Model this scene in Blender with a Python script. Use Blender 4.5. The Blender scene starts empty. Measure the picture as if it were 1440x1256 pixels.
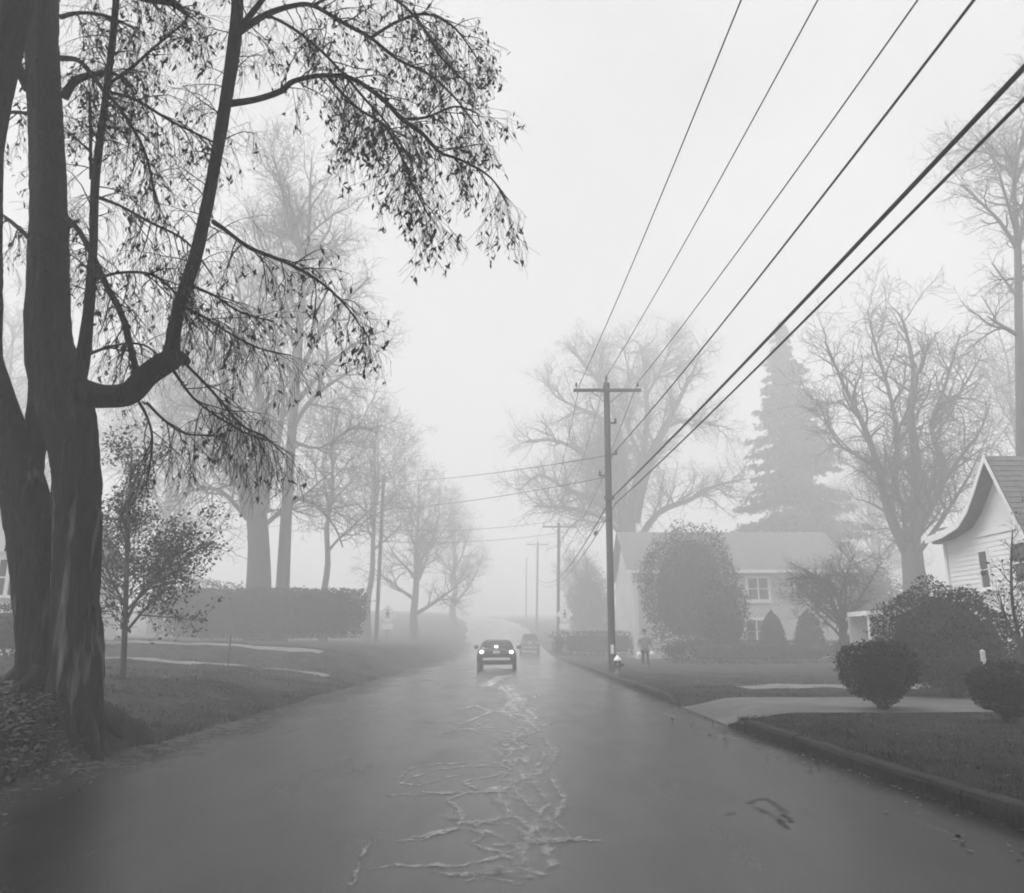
import bpy, math, random
import numpy as np
from mathutils import Vector, Matrix, noise

# ------------------------------------------------------------------ camera, sky, sun, exposure
SC = bpy.context.scene
C = SC.collection
F, PW, PH, EYE = 1100.0, 1440.0, 1256.0, 1.35
PITCH = math.radians(13.89)
cd = bpy.data.cameras.new('camera')
cd.sensor_fit = 'HORIZONTAL'; cd.sensor_width = 36.0; cd.lens = 36.0 * F / PW
cd.clip_start = 0.05; cd.clip_end = 3000
cam = bpy.data.objects.new('camera', cd); C.objects.link(cam)
cam.location = (0, 0, EYE); cam.rotation_euler = (math.pi / 2 + PITCH, 0, 0)
SC.camera = cam

W = bpy.data.worlds.new('World'); SC.world = W; W.use_nodes = True
nt = W.node_tree; nt.nodes.clear()
out = nt.nodes.new('ShaderNodeOutputWorld'); bg = nt.nodes.new('ShaderNodeBackground')
sky = nt.nodes.new('ShaderNodeTexSky'); sky.sky_type = 'NISHITA'; sky.sun_disc = False
SUN_EL, SUN_ROT = math.radians(62), math.radians(-110)
sky.sun_elevation = SUN_EL; sky.sun_rotation = SUN_ROT
sky.air_density = 1.0; sky.dust_density = 6.0; sky.ozone_density = 1.0
bw = nt.nodes.new('ShaderNodeRGBToBW')                    # black and white photograph
deck = nt.nodes.new('ShaderNodeMix'); deck.data_type = 'RGBA'   # even cloud deck over the fog
deck.inputs[0].default_value = 0.85
deck.inputs[7].default_value = (5.7, 5.7, 5.7, 1)
nt.links.new(sky.outputs[0], bw.inputs[0]); nt.links.new(bw.outputs[0], deck.inputs[6])
wn = nt.nodes.new('ShaderNodeTexNoise'); wn.inputs['Scale'].default_value = 2.2; wn.inputs['Detail'].default_value = 4   # faint unevenness of the cloud deck
wt = nt.nodes.new('ShaderNodeTexCoord'); wr = nt.nodes.new('ShaderNodeMapRange'); wm = nt.nodes.new('ShaderNodeVectorMath'); wm.operation = 'SCALE'
wr.inputs[1].default_value = .3; wr.inputs[2].default_value = .7; wr.inputs[3].default_value = .84; wr.inputs[4].default_value = 1.1
nt.links.new(wt.outputs['Generated'], wn.inputs['Vector']); nt.links.new(wn.outputs['Fac'], wr.inputs[0])
nt.links.new(deck.outputs[2], wm.inputs[0]); nt.links.new(wr.outputs[0], wm.inputs['Scale'])
nt.links.new(wm.outputs[0], bg.inputs[0]); nt.links.new(bg.outputs[0], out.inputs[0])
bg.inputs[1].default_value = 0.05

sd = bpy.data.lights.new('sun', 'SUN'); sd.energy = 1.5; sd.angle = math.radians(35); sd.color = (1, 1, 1)
sun = bpy.data.objects.new('sun', sd); C.objects.link(sun)
sun.rotation_euler = (math.pi / 2 - SUN_EL, 0, math.pi - SUN_ROT)
sun.location = (0, -20, 60)

SC.view_settings.view_transform = 'Standard'; SC.view_settings.look = 'None'
SC.view_settings.exposure = 1.8
SC.view_settings.use_curve_mapping = False
SC.render.engine = 'CYCLES'
cy = SC.cycles
cy.max_bounces = 18; cy.diffuse_bounces = 2; cy.glossy_bounces = 2; cy.transmission_bounces = 2
cy.volume_bounces = 14; cy.transparent_max_bounces = 48
cy.use_denoising = True
cy.use_adaptive_sampling = True; cy.adaptive_threshold = 0.02
cy.filter_width = 1.9
cy.caustics_reflective = False; cy.caustics_refractive = False
HAZE = 0.0131

# ------------------------------------------------------------------ helpers
CP, SP = math.cos(PITCH), math.sin(PITCH)
def at(px, py, d):
    """point at forward distance d seen at a photo pixel"""
    u, v = px - PW / 2, PH / 2 - py
    fw, up = F * CP - v * SP, v * CP + F * SP
    return Vector((u / fw * d, d, EYE + up / fw * d))
def mpp(p):
    """metres per photo pixel at p"""
    v = p - Vector((0, 0, EYE))
    return (v.y * CP + v.z * SP) / F

class MB:
    def __init__(s): s.v = []; s.f = []
    def tube(s, pts, rads, n=6, cap=True, wob=None):
        k = len(s.v); m = len(pts)
        if m < 2: return
        ref = None
        for i in range(m):
            a = pts[max(0, i - 1)]; b = pts[min(m - 1, i + 1)]
            t = (b - a)
            if t.length < 1e-7: t = Vector((0, 0, 1))
            t = t.normalized()
            if ref is None:
                ref = Vector((1, 0, 0)) if abs(t.x) < .8 else Vector((0, 1, 0))
            ref = (ref - t * ref.dot(t)).normalized()
            bi = t.cross(ref)
            r = rads[i] if hasattr(rads, '__len__') else rads
            for j in range(n):
                an = 2 * math.pi * j / n
                rr = r * wob(an, i, pts[i]) if wob else r
                s.v.append(pts[i] + ref * (rr * math.cos(an)) + bi * (rr * math.sin(an)))
        for i in range(m - 1):
            for j in range(n):
                j2 = (j + 1) % n
                s.f.append((k + i*n + j, k + i*n + j2, k + (i+1)*n + j2, k + (i+1)*n + j))
        if cap:
            s.f.append(tuple(k + j for j in reversed(range(n))))
            s.f.append(tuple(k + (m-1)*n + j for j in range(n)))
    def box(s, lo, hi, M=None):
        k = len(s.v)
        for z in (lo[2], hi[2]):
            for x, y in ((lo[0], lo[1]), (hi[0], lo[1]), (hi[0], hi[1]), (lo[0], hi[1])):
                p = Vector((x, y, z)); s.v.append(M @ p if M else p)
        for q in ((3,2,1,0), (4,5,6,7), (0,1,5,4), (1,2,6,5), (2,3,7,6), (3,0,4,7)):
            s.f.append(tuple(k + i for i in q))
    def poly(s, pts, thick=None):
        """flat polygon; with thick (a vector) a slab"""
        k = len(s.v); n = len(pts)
        s.v += [Vector(p) for p in pts]
        if thick is None:
            s.f.append(tuple(range(k, k + n))); return
        s.v += [Vector(p) + thick for p in pts]
        s.f.append(tuple(range(k, k + n))); s.f.append(tuple(reversed(range(k + n, k + 2*n))))
        for i in range(n):
            j = (i + 1) % n
            s.f.append((k + i, k + n + i, k + n + j, k + j))
    def loft(s, rings, cap=True):
        k = len(s.v); n = len(rings[0])
        for r in rings: s.v += [Vector(p) for p in r]
        for i in range(len(rings) - 1):
            for j in range(n):
                j2 = (j + 1) % n
                s.f.append((k+i*n+j, k+i*n+j2, k+(i+1)*n+j2, k+(i+1)*n+j))
        if cap:
            s.f.append(tuple(k + j for j in reversed(range(n))))
            s.f.append(tuple(k + (len(rings)-1)*n + j for j in range(n)))
    def lathe(s, prof, n=16, M=None):
        rings = []
        for r, z in prof:
            ring = [Vector((r * math.cos(2*math.pi*j/n), r * math.sin(2*math.pi*j/n), z)) for j in range(n)]
            rings.append([M @ p for p in ring] if M else ring)
        s.loft(rings)
    def build(s, name, m, parent=None, origin=None, smooth=False, bevel=0):
        me = bpy.data.meshes.new(name)
        o = Vector(origin) if origin is not None else Vector((0, 0, 0))
        me.from_pydata([tuple(p - o) for p in s.v], [], s.f)
        me.validate(verbose=False)
        return link(name, me, m, parent, o if parent is None else None, smooth, bevel)

def link(name, me, m, parent=None, loc=None, smooth=False, bevel=0):
    if m: me.materials.append(m)
    if smooth: me.polygons.foreach_set('use_smooth', [True] * len(me.polygons))
    ob = bpy.data.objects.new(name, me); C.objects.link(ob)
    if parent is not None: ob.parent = parent
    elif loc is not None: ob.location = loc
    if bevel:
        b = ob.modifiers.new('bevel', 'BEVEL'); b.width = bevel; b.segments = 2; b.limit_method = 'ANGLE'
    return ob

def npmesh(name, V, Fq):
    me = bpy.data.meshes.new(name)
    n, k = Fq.shape
    me.vertices.add(len(V)); me.vertices.foreach_set('co', V.astype(np.float32).ravel())
    me.loops.add(n * k); me.loops.foreach_set('vertex_index', Fq.astype(np.int32).ravel())
    me.polygons.add(n); me.polygons.foreach_set('loop_start', np.arange(0, n * k, k, dtype=np.int32))
    me.update(calc_edges=True); me.validate(verbose=False)
    return me

def thing(name, label, cat, loc, group=None, rz=0):
    o = bpy.data.objects.new(name, None); C.objects.link(o)
    o.location = loc; o.rotation_euler = (0, 0, rz); o.empty_display_size = .2
    return tag(o, label, cat, group)
def tag(o, label=None, cat=None, group=None, kind=None):
    if label: o['label'] = label
    if cat: o['category'] = cat
    if group: o['group'] = group
    if kind: o['kind'] = kind
    return o

def mat(name, lo, hi, rough=.8, scale=6, stretch=(1, 1, 1), bump=0.0, bscale=None, spec=.3, detail=6, emit=0, metal=0):
    m = bpy.data.materials.new(name); m.use_nodes = True
    t = m.node_tree; b = t.nodes['Principled BSDF']
    b.inputs['Roughness'].default_value = rough; b.inputs['Metallic'].default_value = metal
    b.inputs['Specular IOR Level'].default_value = spec
    tc = t.nodes.new('ShaderNodeTexCoord'); mp = t.nodes.new('ShaderNodeMapping')
    mp.inputs['Scale'].default_value = stretch
    t.links.new(tc.outputs['Object'], mp.inputs['Vector'])
    no = t.nodes.new('ShaderNodeTexNoise'); no.inputs['Scale'].default_value = scale; no.inputs['Detail'].default_value = detail
    no.inputs['Roughness'].default_value = .65
    t.links.new(mp.outputs[0], no.inputs['Vector'])
    cr = t.nodes.new('ShaderNodeValToRGB')
    cr.color_ramp.elements[0].position = .32; cr.color_ramp.elements[1].position = .68
    cr.color_ramp.elements[0].color = (lo, lo, lo, 1); cr.color_ramp.elements[1].color = (hi, hi, hi, 1)
    t.links.new(no.outputs['Fac'], cr.inputs[0]); t.links.new(cr.outputs[0], b.inputs['Base Color'])
    if bump:
        n2 = t.nodes.new('ShaderNodeTexNoise'); n2.inputs['Scale'].default_value = bscale or scale * 4
        n2.inputs['Detail'].default_value = 8
        t.links.new(mp.outputs[0], n2.inputs['Vector'])
        bp = t.nodes.new('ShaderNodeBump'); bp.inputs['Strength'].default_value = bump; bp.inputs['Distance'].default_value = .05
        t.links.new(n2.outputs['Fac'], bp.inputs['Height']); t.links.new(bp.outputs[0], b.inputs['Normal'])
    if emit:
        b.inputs['Emission Color'].default_value = (1, 1, 1, 1); b.inputs['Emission Strength'].default_value = emit
    return m

M = dict(
    lawn=mat('lawn', .014, .065, .9, 2.2, bump=1.0, bscale=16, spec=.08, detail=10),
    grass=mat('grass_blade', .015, .075, .8, 1.6, spec=.15),
    concrete=mat('wet_concrete', .1, .19, .6, 1.3, bump=.2, bscale=30),
    drive=mat('worn_drive', .07, .17, .65, .9, bump=.2, bscale=30),
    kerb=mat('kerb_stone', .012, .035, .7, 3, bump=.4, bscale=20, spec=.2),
    bark_far=mat('grey_bark', .035, .07, .9, 3, (1, 1, .3), bump=.5),
    twig=mat('twig_bark', .015, .03, .9, 2, spec=.1),
    leaf=mat('dry_leaf', .012, .032, .7, 3, spec=.2),
    litter=mat('leaf_litter', .03, .13, .7, 2.2, spec=.3),
    yew=mat('evergreen_leaf', .010, .034, .7, 2.5, spec=.2),
    needle=mat('spruce_needle', .025, .055, .8, 1.2, spec=.15),
    pole=mat('weathered_pole', .03, .06, .85, 5, (4, 4, .25), bump=.4, bscale=20),
    wire=mat('cable_sheath', .012, .02, .6, 3),
    steel=mat('galvanised_steel', .2, .32, .5, 8, metal=.6),
    white=mat('white_paint', .7, .82, .6, 2.5),
    siding=mat('pale_siding', .68, .8, .7, 1.1, (1, 1, 2)),
    stucco=mat('grey_brick_wall', .4, .55, .8, .8, bump=.2),
    shingle=mat('roof_shingle', .1, .18, .85, 5, (1, 1, 1), bump=.4, bscale=30),
    glass=mat('window_glass', .012, .02, .12, 1, spec=.35),
    carglass=mat('car_glass', .02, .04, .3, 1, spec=.22),
    paint=mat('dark_car_paint', .014, .022, .22, 1, spec=.5),
    paint2=mat('grey_car_paint', .05, .07, .3, 1, spec=.5),
    rubber=mat('tyre_rubber', .014, .02, .8, 4),
    chrome=mat('bright_trim', .6, .7, .25, 3, metal=.5),
    lamp=mat('lit_lamp', .8, .8, .3, 1, emit=1.3),
    plate=mat('number_plate', .6, .7, .5, 9),
    sign=mat('pale_sign_face', .84, .9, .35, 2),
    signmark=mat('dark_sign_mark', .03, .05, .5, 2),
    skin=mat('skin', .3, .36, .6, 8),
    coat=mat('grey_coat', .17, .24, .85, 6),
    trouser=mat('dark_trousers', .025, .04, .85, 6),
    hair=mat('dark_hair', .02, .04, .7, 20),
    hydrant=mat('dark_hydrant_paint', .05, .09, .45, 6),
    iron=mat('dark_iron', .03, .05, .6, 6),
)

# bark of the big near tree: dark, furrowed, pale streaks where it peels
def bark_mat():
    m = mat('old_bark', .012, .035, .85, 4, (3, 3, .8), bump=1.0, bscale=9, spec=.12)
    t = m.node_tree; b = t.nodes['Principled BSDF']
    tc = [n for n in t.nodes if n.type == 'TEX_COORD'][0]
    mp = t.nodes.new('ShaderNodeMapping'); mp.inputs['Scale'].default_value = (6.5, 6.5, .75)
    no = t.nodes.new('ShaderNodeTexNoise'); no.inputs['Scale'].default_value = 1.0; no.inputs['Detail'].default_value = 4
    cr = t.nodes.new('ShaderNodeValToRGB'); cr.color_ramp.elements[0].position = .58; cr.color_ramp.elements[1].position = .74
    t.links.new(tc.outputs['Object'], mp.inputs[0]); t.links.new(mp.outputs[0], no.inputs[0]); t.links.new(no.outputs['Fac'], cr.inputs[0])
    sx = t.nodes.new('ShaderNodeSeparateXYZ'); t.links.new(tc.outputs['Object'], sx.inputs[0])
    mr = t.nodes.new('ShaderNodeMapRange')                # peeling only on the lowest three metres
    mr.inputs[1].default_value = 2.6; mr.inputs[2].default_value = 3.8; mr.inputs[3].default_value = 1; mr.inputs[4].default_value = 0
    t.links.new(sx.outputs[2], mr.inputs[0])
    mu = t.nodes.new('ShaderNodeMath'); mu.operation = 'MULTIPLY'
    t.links.new(cr.outputs[0], mu.inputs[0]); t.links.new(mr.outputs[0], mu.inputs[1])
    mx = t.nodes.new('ShaderNodeMix'); mx.data_type = 'RGBA'
    old = [l for l in t.links if l.to_socket == b.inputs['Base Color']][0].from_socket
    t.links.new(mu.outputs[0], mx.inputs[0]); t.links.new(old, mx.inputs[6]); mx.inputs[7].default_value = (.22, .22, .22, 1)
    t.links.new(mx.outputs[2], b.inputs['Base Color'])
    return m
M['bark'] = bark_mat()

def road_mat():
    m = bpy.data.materials.new('wet_asphalt'); m.use_nodes = True
    t = m.node_tree; N = t.nodes; L = t.links; b = N['Principled BSDF']
    tc = N.new('ShaderNodeTexCoord')
    def noise(scale, stretch=(1, 1, 1), detail=5, rough=.6, dist=0):
        mp = N.new('ShaderNodeMapping'); mp.inputs['Scale'].default_value = stretch; L.new(tc.outputs['Object'], mp.inputs[0])
        n = N.new('ShaderNodeTexNoise'); n.inputs['Scale'].default_value = scale; n.inputs['Detail'].default_value = detail
        n.inputs['Roughness'].default_value = rough; n.inputs['Distortion'].default_value = dist
        L.new(mp.outputs[0], n.inputs[0]); return n.outputs['Fac']
    def ramp(s, a, c, v0, v1):
        r = N.new('ShaderNodeMapRange'); r.inputs[1].default_value = a; r.inputs[2].default_value = c
        r.inputs[3].default_value = v0; r.inputs[4].default_value = v1; L.new(s, r.inputs[0]); return r.outputs[0]
    def op(o, a, c):
        q = N.new('ShaderNodeMath'); q.operation = o
        for i, x in enumerate((a, c)):
            if isinstance(x, (int, float)): q.inputs[i].default_value = x
            else: L.new(x, q.inputs[i])
        return q.outputs[0]
    big = noise(.55, (1, .35, 1)); fine = noise(70, detail=3, rough=.7); lane = noise(1.1, (1, .04, 1), 3); mid = noise(3.2, (1, .6, 1))
    col = op('ADD', op('ADD', ramp(big, .3, .7, .008, .024), ramp(fine, .38, .66, -.03, .065)), op('ADD', ramp(mid, .35, .7, -.008, .010), ramp(lane, .35, .65, -.008, .008)))
    col = op('MAXIMUM', col, .008)
    cc = N.new('ShaderNodeCombineColor')
    for i in range(3): L.new(col, cc.inputs[i])
    L.new(cc.outputs[0], b.inputs['Base Color'])
    wet = noise(.9, (1.0, .45, 1), 6, .62, .2)
    L.new(op('ADD', op('ADD', ramp(wet, .36, .64, .08, .22), ramp(lane, .38, .62, -.03, .05)), ramp(fine, .3, .7, -.05, .07)), b.inputs['Roughness'])
    sx = N.new('ShaderNodeSeparateXYZ'); L.new(tc.outputs['Object'], sx.inputs[0])
    film = op('MULTIPLY', ramp(op('ABSOLUTE', op('ADD', sx.outputs[0], -.2), 0), 1.2, 3.6, 1, .0), ramp(wet, .3, .62, 1, .6))   # standing water film in the lanes, drier towards the edges
    L.new(ramp(film, 0, 1, .15, .7), b.inputs['Specular IOR Level'])
    bp = N.new('ShaderNodeBump'); bp.inputs['Strength'].default_value = .2; bp.inputs['Distance'].default_value = .012
    L.new(op('ADD', op('MULTIPLY', fine, 1.6), op('MULTIPLY', mid, .8)), bp.inputs['Height']); L.new(bp.outputs[0], b.inputs['Normal'])
    return m
M['road'] = road_mat()

def crumb_mat(nm, lo, hi, sc, e0, e1):
    """pale worn paint and salt-filled cracks, broken up by holes"""
    m = mat(nm, lo, hi, .6, 5)
    t = m.node_tree; N = t.nodes; L = t.links
    tc = N.new('ShaderNodeTexCoord'); n = N.new('ShaderNodeTexNoise'); n.inputs['Scale'].default_value = sc; n.inputs['Detail'].default_value = 7
    n.inputs['Roughness'].default_value = .7
    vs = N.new('ShaderNodeMath'); vs.operation = 'MULTIPLY_ADD'; vs.inputs[1].default_value = 1.9; vs.inputs[2].default_value = -.45   # stronger break-up
    L.new(tc.outputs['Object'], n.inputs[0]); L.new(n.outputs['Fac'], vs.inputs[0])
    cr = N.new('ShaderNodeValToRGB'); cr.color_ramp.elements[0].position = e0; cr.color_ramp.elements[1].position = e1
    at_ = N.new('ShaderNodeAttribute'); at_.attribute_name = 'wear'           # how much of the coating is left
    ad = N.new('ShaderNodeMath'); ad.operation = 'MULTIPLY_ADD'; ad.inputs[1].default_value = .7
    sb = N.new('ShaderNodeMath'); sb.operation = 'SUBTRACT'; sb.inputs[1].default_value = .5
    L.new(vs.outputs[0], sb.inputs[0]); L.new(at_.outputs['Fac'], ad.inputs[0]); L.new(sb.outputs[0], ad.inputs[2]); L.new(ad.outputs[0], cr.inputs[0]); L.new(cr.outputs[0], N['Principled BSDF'].inputs['Alpha'])
    return m
M['crumb'] = crumb_mat('worn_paint', .46, .68, 4, .2, .95)
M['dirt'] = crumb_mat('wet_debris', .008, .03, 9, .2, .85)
M['soil'] = crumb_mat('verge_soil', .012, .05, 4, .15, .6)

# ------------------------------------------------------------------ ground, road, paths
def smooth(t): t = np.clip(t, 0, 1); return t * t * (3 - 2 * t)
def hill(y):
    s = np.maximum(0, np.asarray(y, float) - 62)
    return np.where(s < 38, .0014 * s * s, 2.02 + .035 * np.maximum(s - 38, 0) + 1.4 * (1 - np.exp(-np.maximum(s - 38, 0) / 20)))
def bend(y):
    s = np.clip(np.asarray(y, float) - 62, 0, 120); return -.0006 * s * s
def kerbx(y): return 3.5 + .25 * np.clip((13 - np.asarray(y, float)) / 7, 0, 1) + bend(y)
DR0, DR1 = 13.4, 17.8        # driveway opening along the right kerb
TREE = Vector((-5.5, 10.0, .8))
def ground(x, y):
    x = np.asarray(x, float); y = np.asarray(y, float)
    wig = .16 * np.sin(y * .7) + .09 * np.sin(y * 1.9 + 1) + .05 * np.sin(y * 4.3)
    u = -(x - bend(y) + 4.75 + wig)
    bank = np.interp(u, [-9, -.3, 0, .35, .8, 1.4, 2.6, 7.3, 25, 300], [-.05, -.05, 0, .05, .13, .26, .46, .76, 1.1, 2.5])
    bank += .5 * smooth((y - 26.5) / 5) * smooth((u - .4) / 1.5)
    bank += .68 * np.exp(-((x - TREE.x) ** 2 + (y - TREE.y) ** 2) / 2.1) * smooth((u + .1) / .6)
    v = x - kerbx(y)
    op = smooth((y - DR0 + .3) / .6) * smooth((DR1 + .3 - y) / .6)
    w = .12 + 1.2 * op
    right = np.where(v < 0, -.05, -.05 + .19 * smooth(v / w) + .0035 * np.clip(v, 0, 40))
    bump = .02 * np.sin(x * 2.1 + y * .8) + .018 * np.sin(x * .9 - y * 1.7) + .012 * np.sin(x * 4.7 + 2 * np.sin(y * 3.1))
    off = np.where(u > 0.1, smooth((u - .1) / .6), 0) + np.where(v > .3, smooth((v - .3) / .8), 0) * (1 - op)
    return np.where(x < 0, bank, right) + bump * off + hill(y)
def gz(x, y): return float(ground(x, y))

xs = np.unique(np.concatenate([np.arange(-320, -60, 20), np.arange(-60, -20, 4), np.arange(-20, -8, .5), np.arange(-8, -4, .1), np.arange(-4, 2.2, 1.0),
     np.arange(2.2, 6, .08), np.arange(6, 22, .5), np.arange(22, 60, 4), np.arange(60, 321, 20)]).round(3))
ys = np.unique(np.concatenate([np.arange(-60, -8, 6), np.arange(-8, 34, .22), np.arange(34, 80, 1.5), np.arange(80, 200, 4), np.arange(200, 421, 20)]).round(3))
X, Y = np.meshgrid(xs, ys); Z = ground(X, Y)
V = np.stack([X, Y, Z], -1).reshape(-1, 3); nx, ny = len(xs), len(ys)
idx = np.arange(nx * ny).reshape(ny, nx)
Q = np.stack([idx[:-1, :-1], idx[:-1, 1:], idx[1:, 1:], idx[1:, :-1]], -1).reshape(-1, 4)
tag(link('ground', npmesh('ground', V, Q), M['lawn'], smooth=True), kind='structure')

def strip(name, m, xfun0, xfun1, y0, y1, step, dz=0.0, flat=True, nxs=6):
    yy = np.arange(y0, y1 + step * .5, step); rows = []
    for y in yy:
        for k in range(nxs):
            x = xfun0(y) + (xfun1(y) - xfun0(y)) * k / (nxs - 1)
            rows.append((x, y, float(hill(y)) + dz if flat else gz(x, y) + dz))
    V = np.array(rows); idx = np.arange(len(rows)).reshape(len(yy), nxs)
    Q = np.stack([idx[:-1, :-1], idx[:-1, 1:], idx[1:, 1:], idx[1:, :-1]], -1).reshape(-1, 4)
    return tag(link(name, npmesh(name, V, Q), m, smooth=True), kind='structure')
strip('road', M['road'], lambda y: -5.0 + float(bend(y)), lambda y: float(kerbx(y)) + .02, -40, 300, 2.0)

def pathx(name, m, y0, y1, x0, x1, step=.25, dz=.012, skew=0.0):
    """a path that leaves the road sideways and lies on the ground"""
    xx = np.arange(x0, x1, step); rows = []; k = 7
    for x in xx:
        for j in range(k):
            y = y0 + (y1 - y0) * j / (k - 1) + skew * (x - x0) + .05 * math.sin(x * 1.7 + j)
            rows.append((x, y, gz(x, y) + dz))
    V = np.array(rows); idx = np.arange(len(rows)).reshape(len(xx), k)
    Q = np.stack([idx[:-1, :-1], idx[1:, :-1], idx[1:, 1:], idx[:-1, 1:]], -1).reshape(-1, 4)
    return tag(link(name, npmesh(name, V, Q), m, smooth=True), kind='structure')
pathx('driveway', M['drive'], DR0 + .5, DR1 - .3, 3.45, 20, .15)
pathx('path', M['concrete'], 20.6, 22.2, 6.0, 22)
pathx('path', M['concrete'], 25.0, 26.3, -22, -5.7)
pathx('path', M['concrete'], 30.3, 31.2, -22, -7.0)

def kerb(y0, y1):
    root = tag(thing('kerb', None, None, (float(kerbx(y0)), y0, 0)), kind='structure'); o = (float(kerbx(y0)), y0, 0); kr = random.Random(int(y0))
    def run(a, c, name):
        b = MB(); rings = []; n = max(2, int((c - a) / .6) + 1); dz, dx = kr.uniform(-.008, .008), kr.uniform(-.01, .01)
        for q in range(n + 1):
            y = a + (c - a) * q / n
            e = min(1, (y - y0 + .02) / .7 if y0 > 5 else 1, (y1 - y + .02) / .7 if y1 < 50 else 1)
            x, h = float(kerbx(y)) + dx, float(hill(y)); t = .15 * e + .01 + .006 * math.sin(y * 5.3) + dz
            prof = [(0, -.15), (.0 + .006 * math.sin(y * 7), t * .7), (.02, t * .93), (.05, t), (.15, t + .003), (.15, -.15)]
            rings.append([(x + p, y, h + z) for p, z in prof])
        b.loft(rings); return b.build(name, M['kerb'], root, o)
    y = y0
    while y < min(y1, 62):
        c = min(y + 1.83, y1); run(y, c - .014, 'kerb_stone'); y = c
    if y < y1: tag(run(y, y1, 'kerb_run'), kind='stuff')
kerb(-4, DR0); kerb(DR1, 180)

# worn pale marks down the middle of the road, followed from the photograph onto the ground
def gp(px, py, z=0.004):
    u, v = px - PW / 2, PH / 2 - py
    fw, up = F * CP - v * SP, v * CP + F * SP
    d = (z - EYE) / up * fw
    return (u / fw * d, d)
rnd = random.Random(4)
marks = [
    [(702,962,10),(722,984,12),(706,1000,12),(728,1012,12),(744,1030,12),(716,1036,14),(692,1050,14),(712,1066,14),(736,1090,14),(694,1108,14),(714,1138,14),(748,1164,16),(734,1200,16),(746,1246,18)],
    [(716,990,8),(742,1010,10),(726,1030,10),(704,1042,10),(720,1058,10),(700,1078,10),(718,1100,10),(702,1122,9),(728,1150,9)],
    [(640,1000,6),(668,992,7),(690,1000,7),(650,1018,6),(628,1016,5)],
    [(712,1076,7),(650,1077,7),(600,1084,6),(564,1102,5),(590,1104,5),(640,1090,5),(694,1088,6)],
    [(560,1098,5),(576,1080,6),(618,1074,6),(668,1072,6)],
    [(738,1196,8),(690,1170,8),(640,1163,7),(590,1176,6),(552,1186,5)],
    [(512,1222,6),(560,1216,7),(640,1218,8),(700,1206,8),(742,1186,8)],
    [(690,1170,7),(660,1186,6),(700,1196,7),(730,1212,7)],
    [(742,1246,8),(690,1234,7),(640,1240,6)],
    [(520,1180,5),(512,1200,6),(500,1230,5),(490,1250,4)],
    [(742,1034,8),(766,1060,8),(748,1090,8),(770,1130,8),(752,1160,8),(780,1200,7)],
    [(690,1010,6),(660,1026,6),(690,1034,6)],
    [(706,950,10),(690,958,10),(676,968,8)],
]
def ribbons(name, marks, m, wide=1.0, lift=.004):
    rb = MB(); wear = []
    for mi, mk in enumerate(marks):
        for side in range(2 if mk[0][2] > 7 else 1):
            pts = []
            for i in range(len(mk) - 1):
                for q in range(6):
                    t = q / 6; a, c = mk[i], mk[i + 1]
                    if a[2] < 1: x, y, w = a[0] + (c[0] - a[0]) * t, a[1] + (c[1] - a[1]) * t, (a[2] + (c[2] - a[2]) * t)     # already on the ground
                    else:
                        x, y = gp(a[0] + (c[0] - a[0]) * t, a[1] + (c[1] - a[1]) * t); w = (a[2] + (c[2] - a[2]) * t) * y / F * wide
                    pts.append((x + rnd.gauss(0, .009) + side * .16, y + rnd.gauss(0, .014) * (1 + y * .05) + side * .2, w * rnd.uniform(.6, 1.3)))
            k = len(rb.v); n = len(pts)
            for i, (x, y, w) in enumerate(pts):
                a = pts[max(0, i - 1)]; c = pts[min(n - 1, i + 1)]
                dx, dy = c[0] - a[0], c[1] - a[1]; l = math.hypot(dx, dy) or 1
                h = float(hill(y)) + lift + .00004 * mi + side * .0001
                wx, wy = -dy / l * w * 1.1, dx / l * w * (1.0 + .06 * y) * 1.1
                rb.v += [Vector((x + wx, y + wy, h)), Vector((x, y, h)), Vector((x - wx, y - wy, h))]
                e = 0 if i in (0, n - 1) else rnd.uniform(.55, 1); wear.extend([0, e, 0])
            for i in range(n - 1): rb.f += [(k + 3*i, k + 3*i + 1, k + 3*i + 4, k + 3*i + 3), (k + 3*i + 1, k + 3*i + 2, k + 3*i + 5, k + 3*i + 4)]
    o = rb.build(name, m)
    at_ = o.data.attributes.new('wear', 'FLOAT', 'POINT'); at_.data.foreach_set('value', wear)
    return tag(o, kind='structure')
web = []
for k in range(20):
    y = 5.0 + 23 * rnd.random() ** 1.5; x = rnd.uniform(-.25, .3); sgn = -1 if rnd.random() < .72 else 1; a = rnd.gauss(0, .35); L_ = rnd.uniform(.3, 1.3) * (1 if sgn < 0 else .4); st = 5; w = rnd.uniform(.04, .085); p = []
    for q in range(st + 1):
        p.append((x, y, w * (1 - .12 * q))); a += rnd.gauss(0, .3); x += sgn * L_ / st * math.cos(a); y += L_ / st * math.sin(a) * (.8 + .04 * y)
    web.append(p)
for k in range(9):
    y = 6 + 2.4 * k; x = rnd.uniform(-.4, .4); p = []
    for q in range(8): p.append((x, y, rnd.uniform(.03, .06))); x += rnd.gauss(0, .16); y += rnd.uniform(.25, .6)
    web.append(p)
ribbons('road_marking', marks + web, M['crumb'], 1.1)
ribbons('road_patch', [[(1050,1129,5),(1076,1122,6),(1092,1132,7),(1104,1146,7),(1120,1160,6)], [(1056,1133,5),(1080,1142,7),(1096,1152,7),(1110,1170,6)], [(1022,1146,5),(1040,1142,6)]], M['dirt'], 1.1, .0032)
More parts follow.
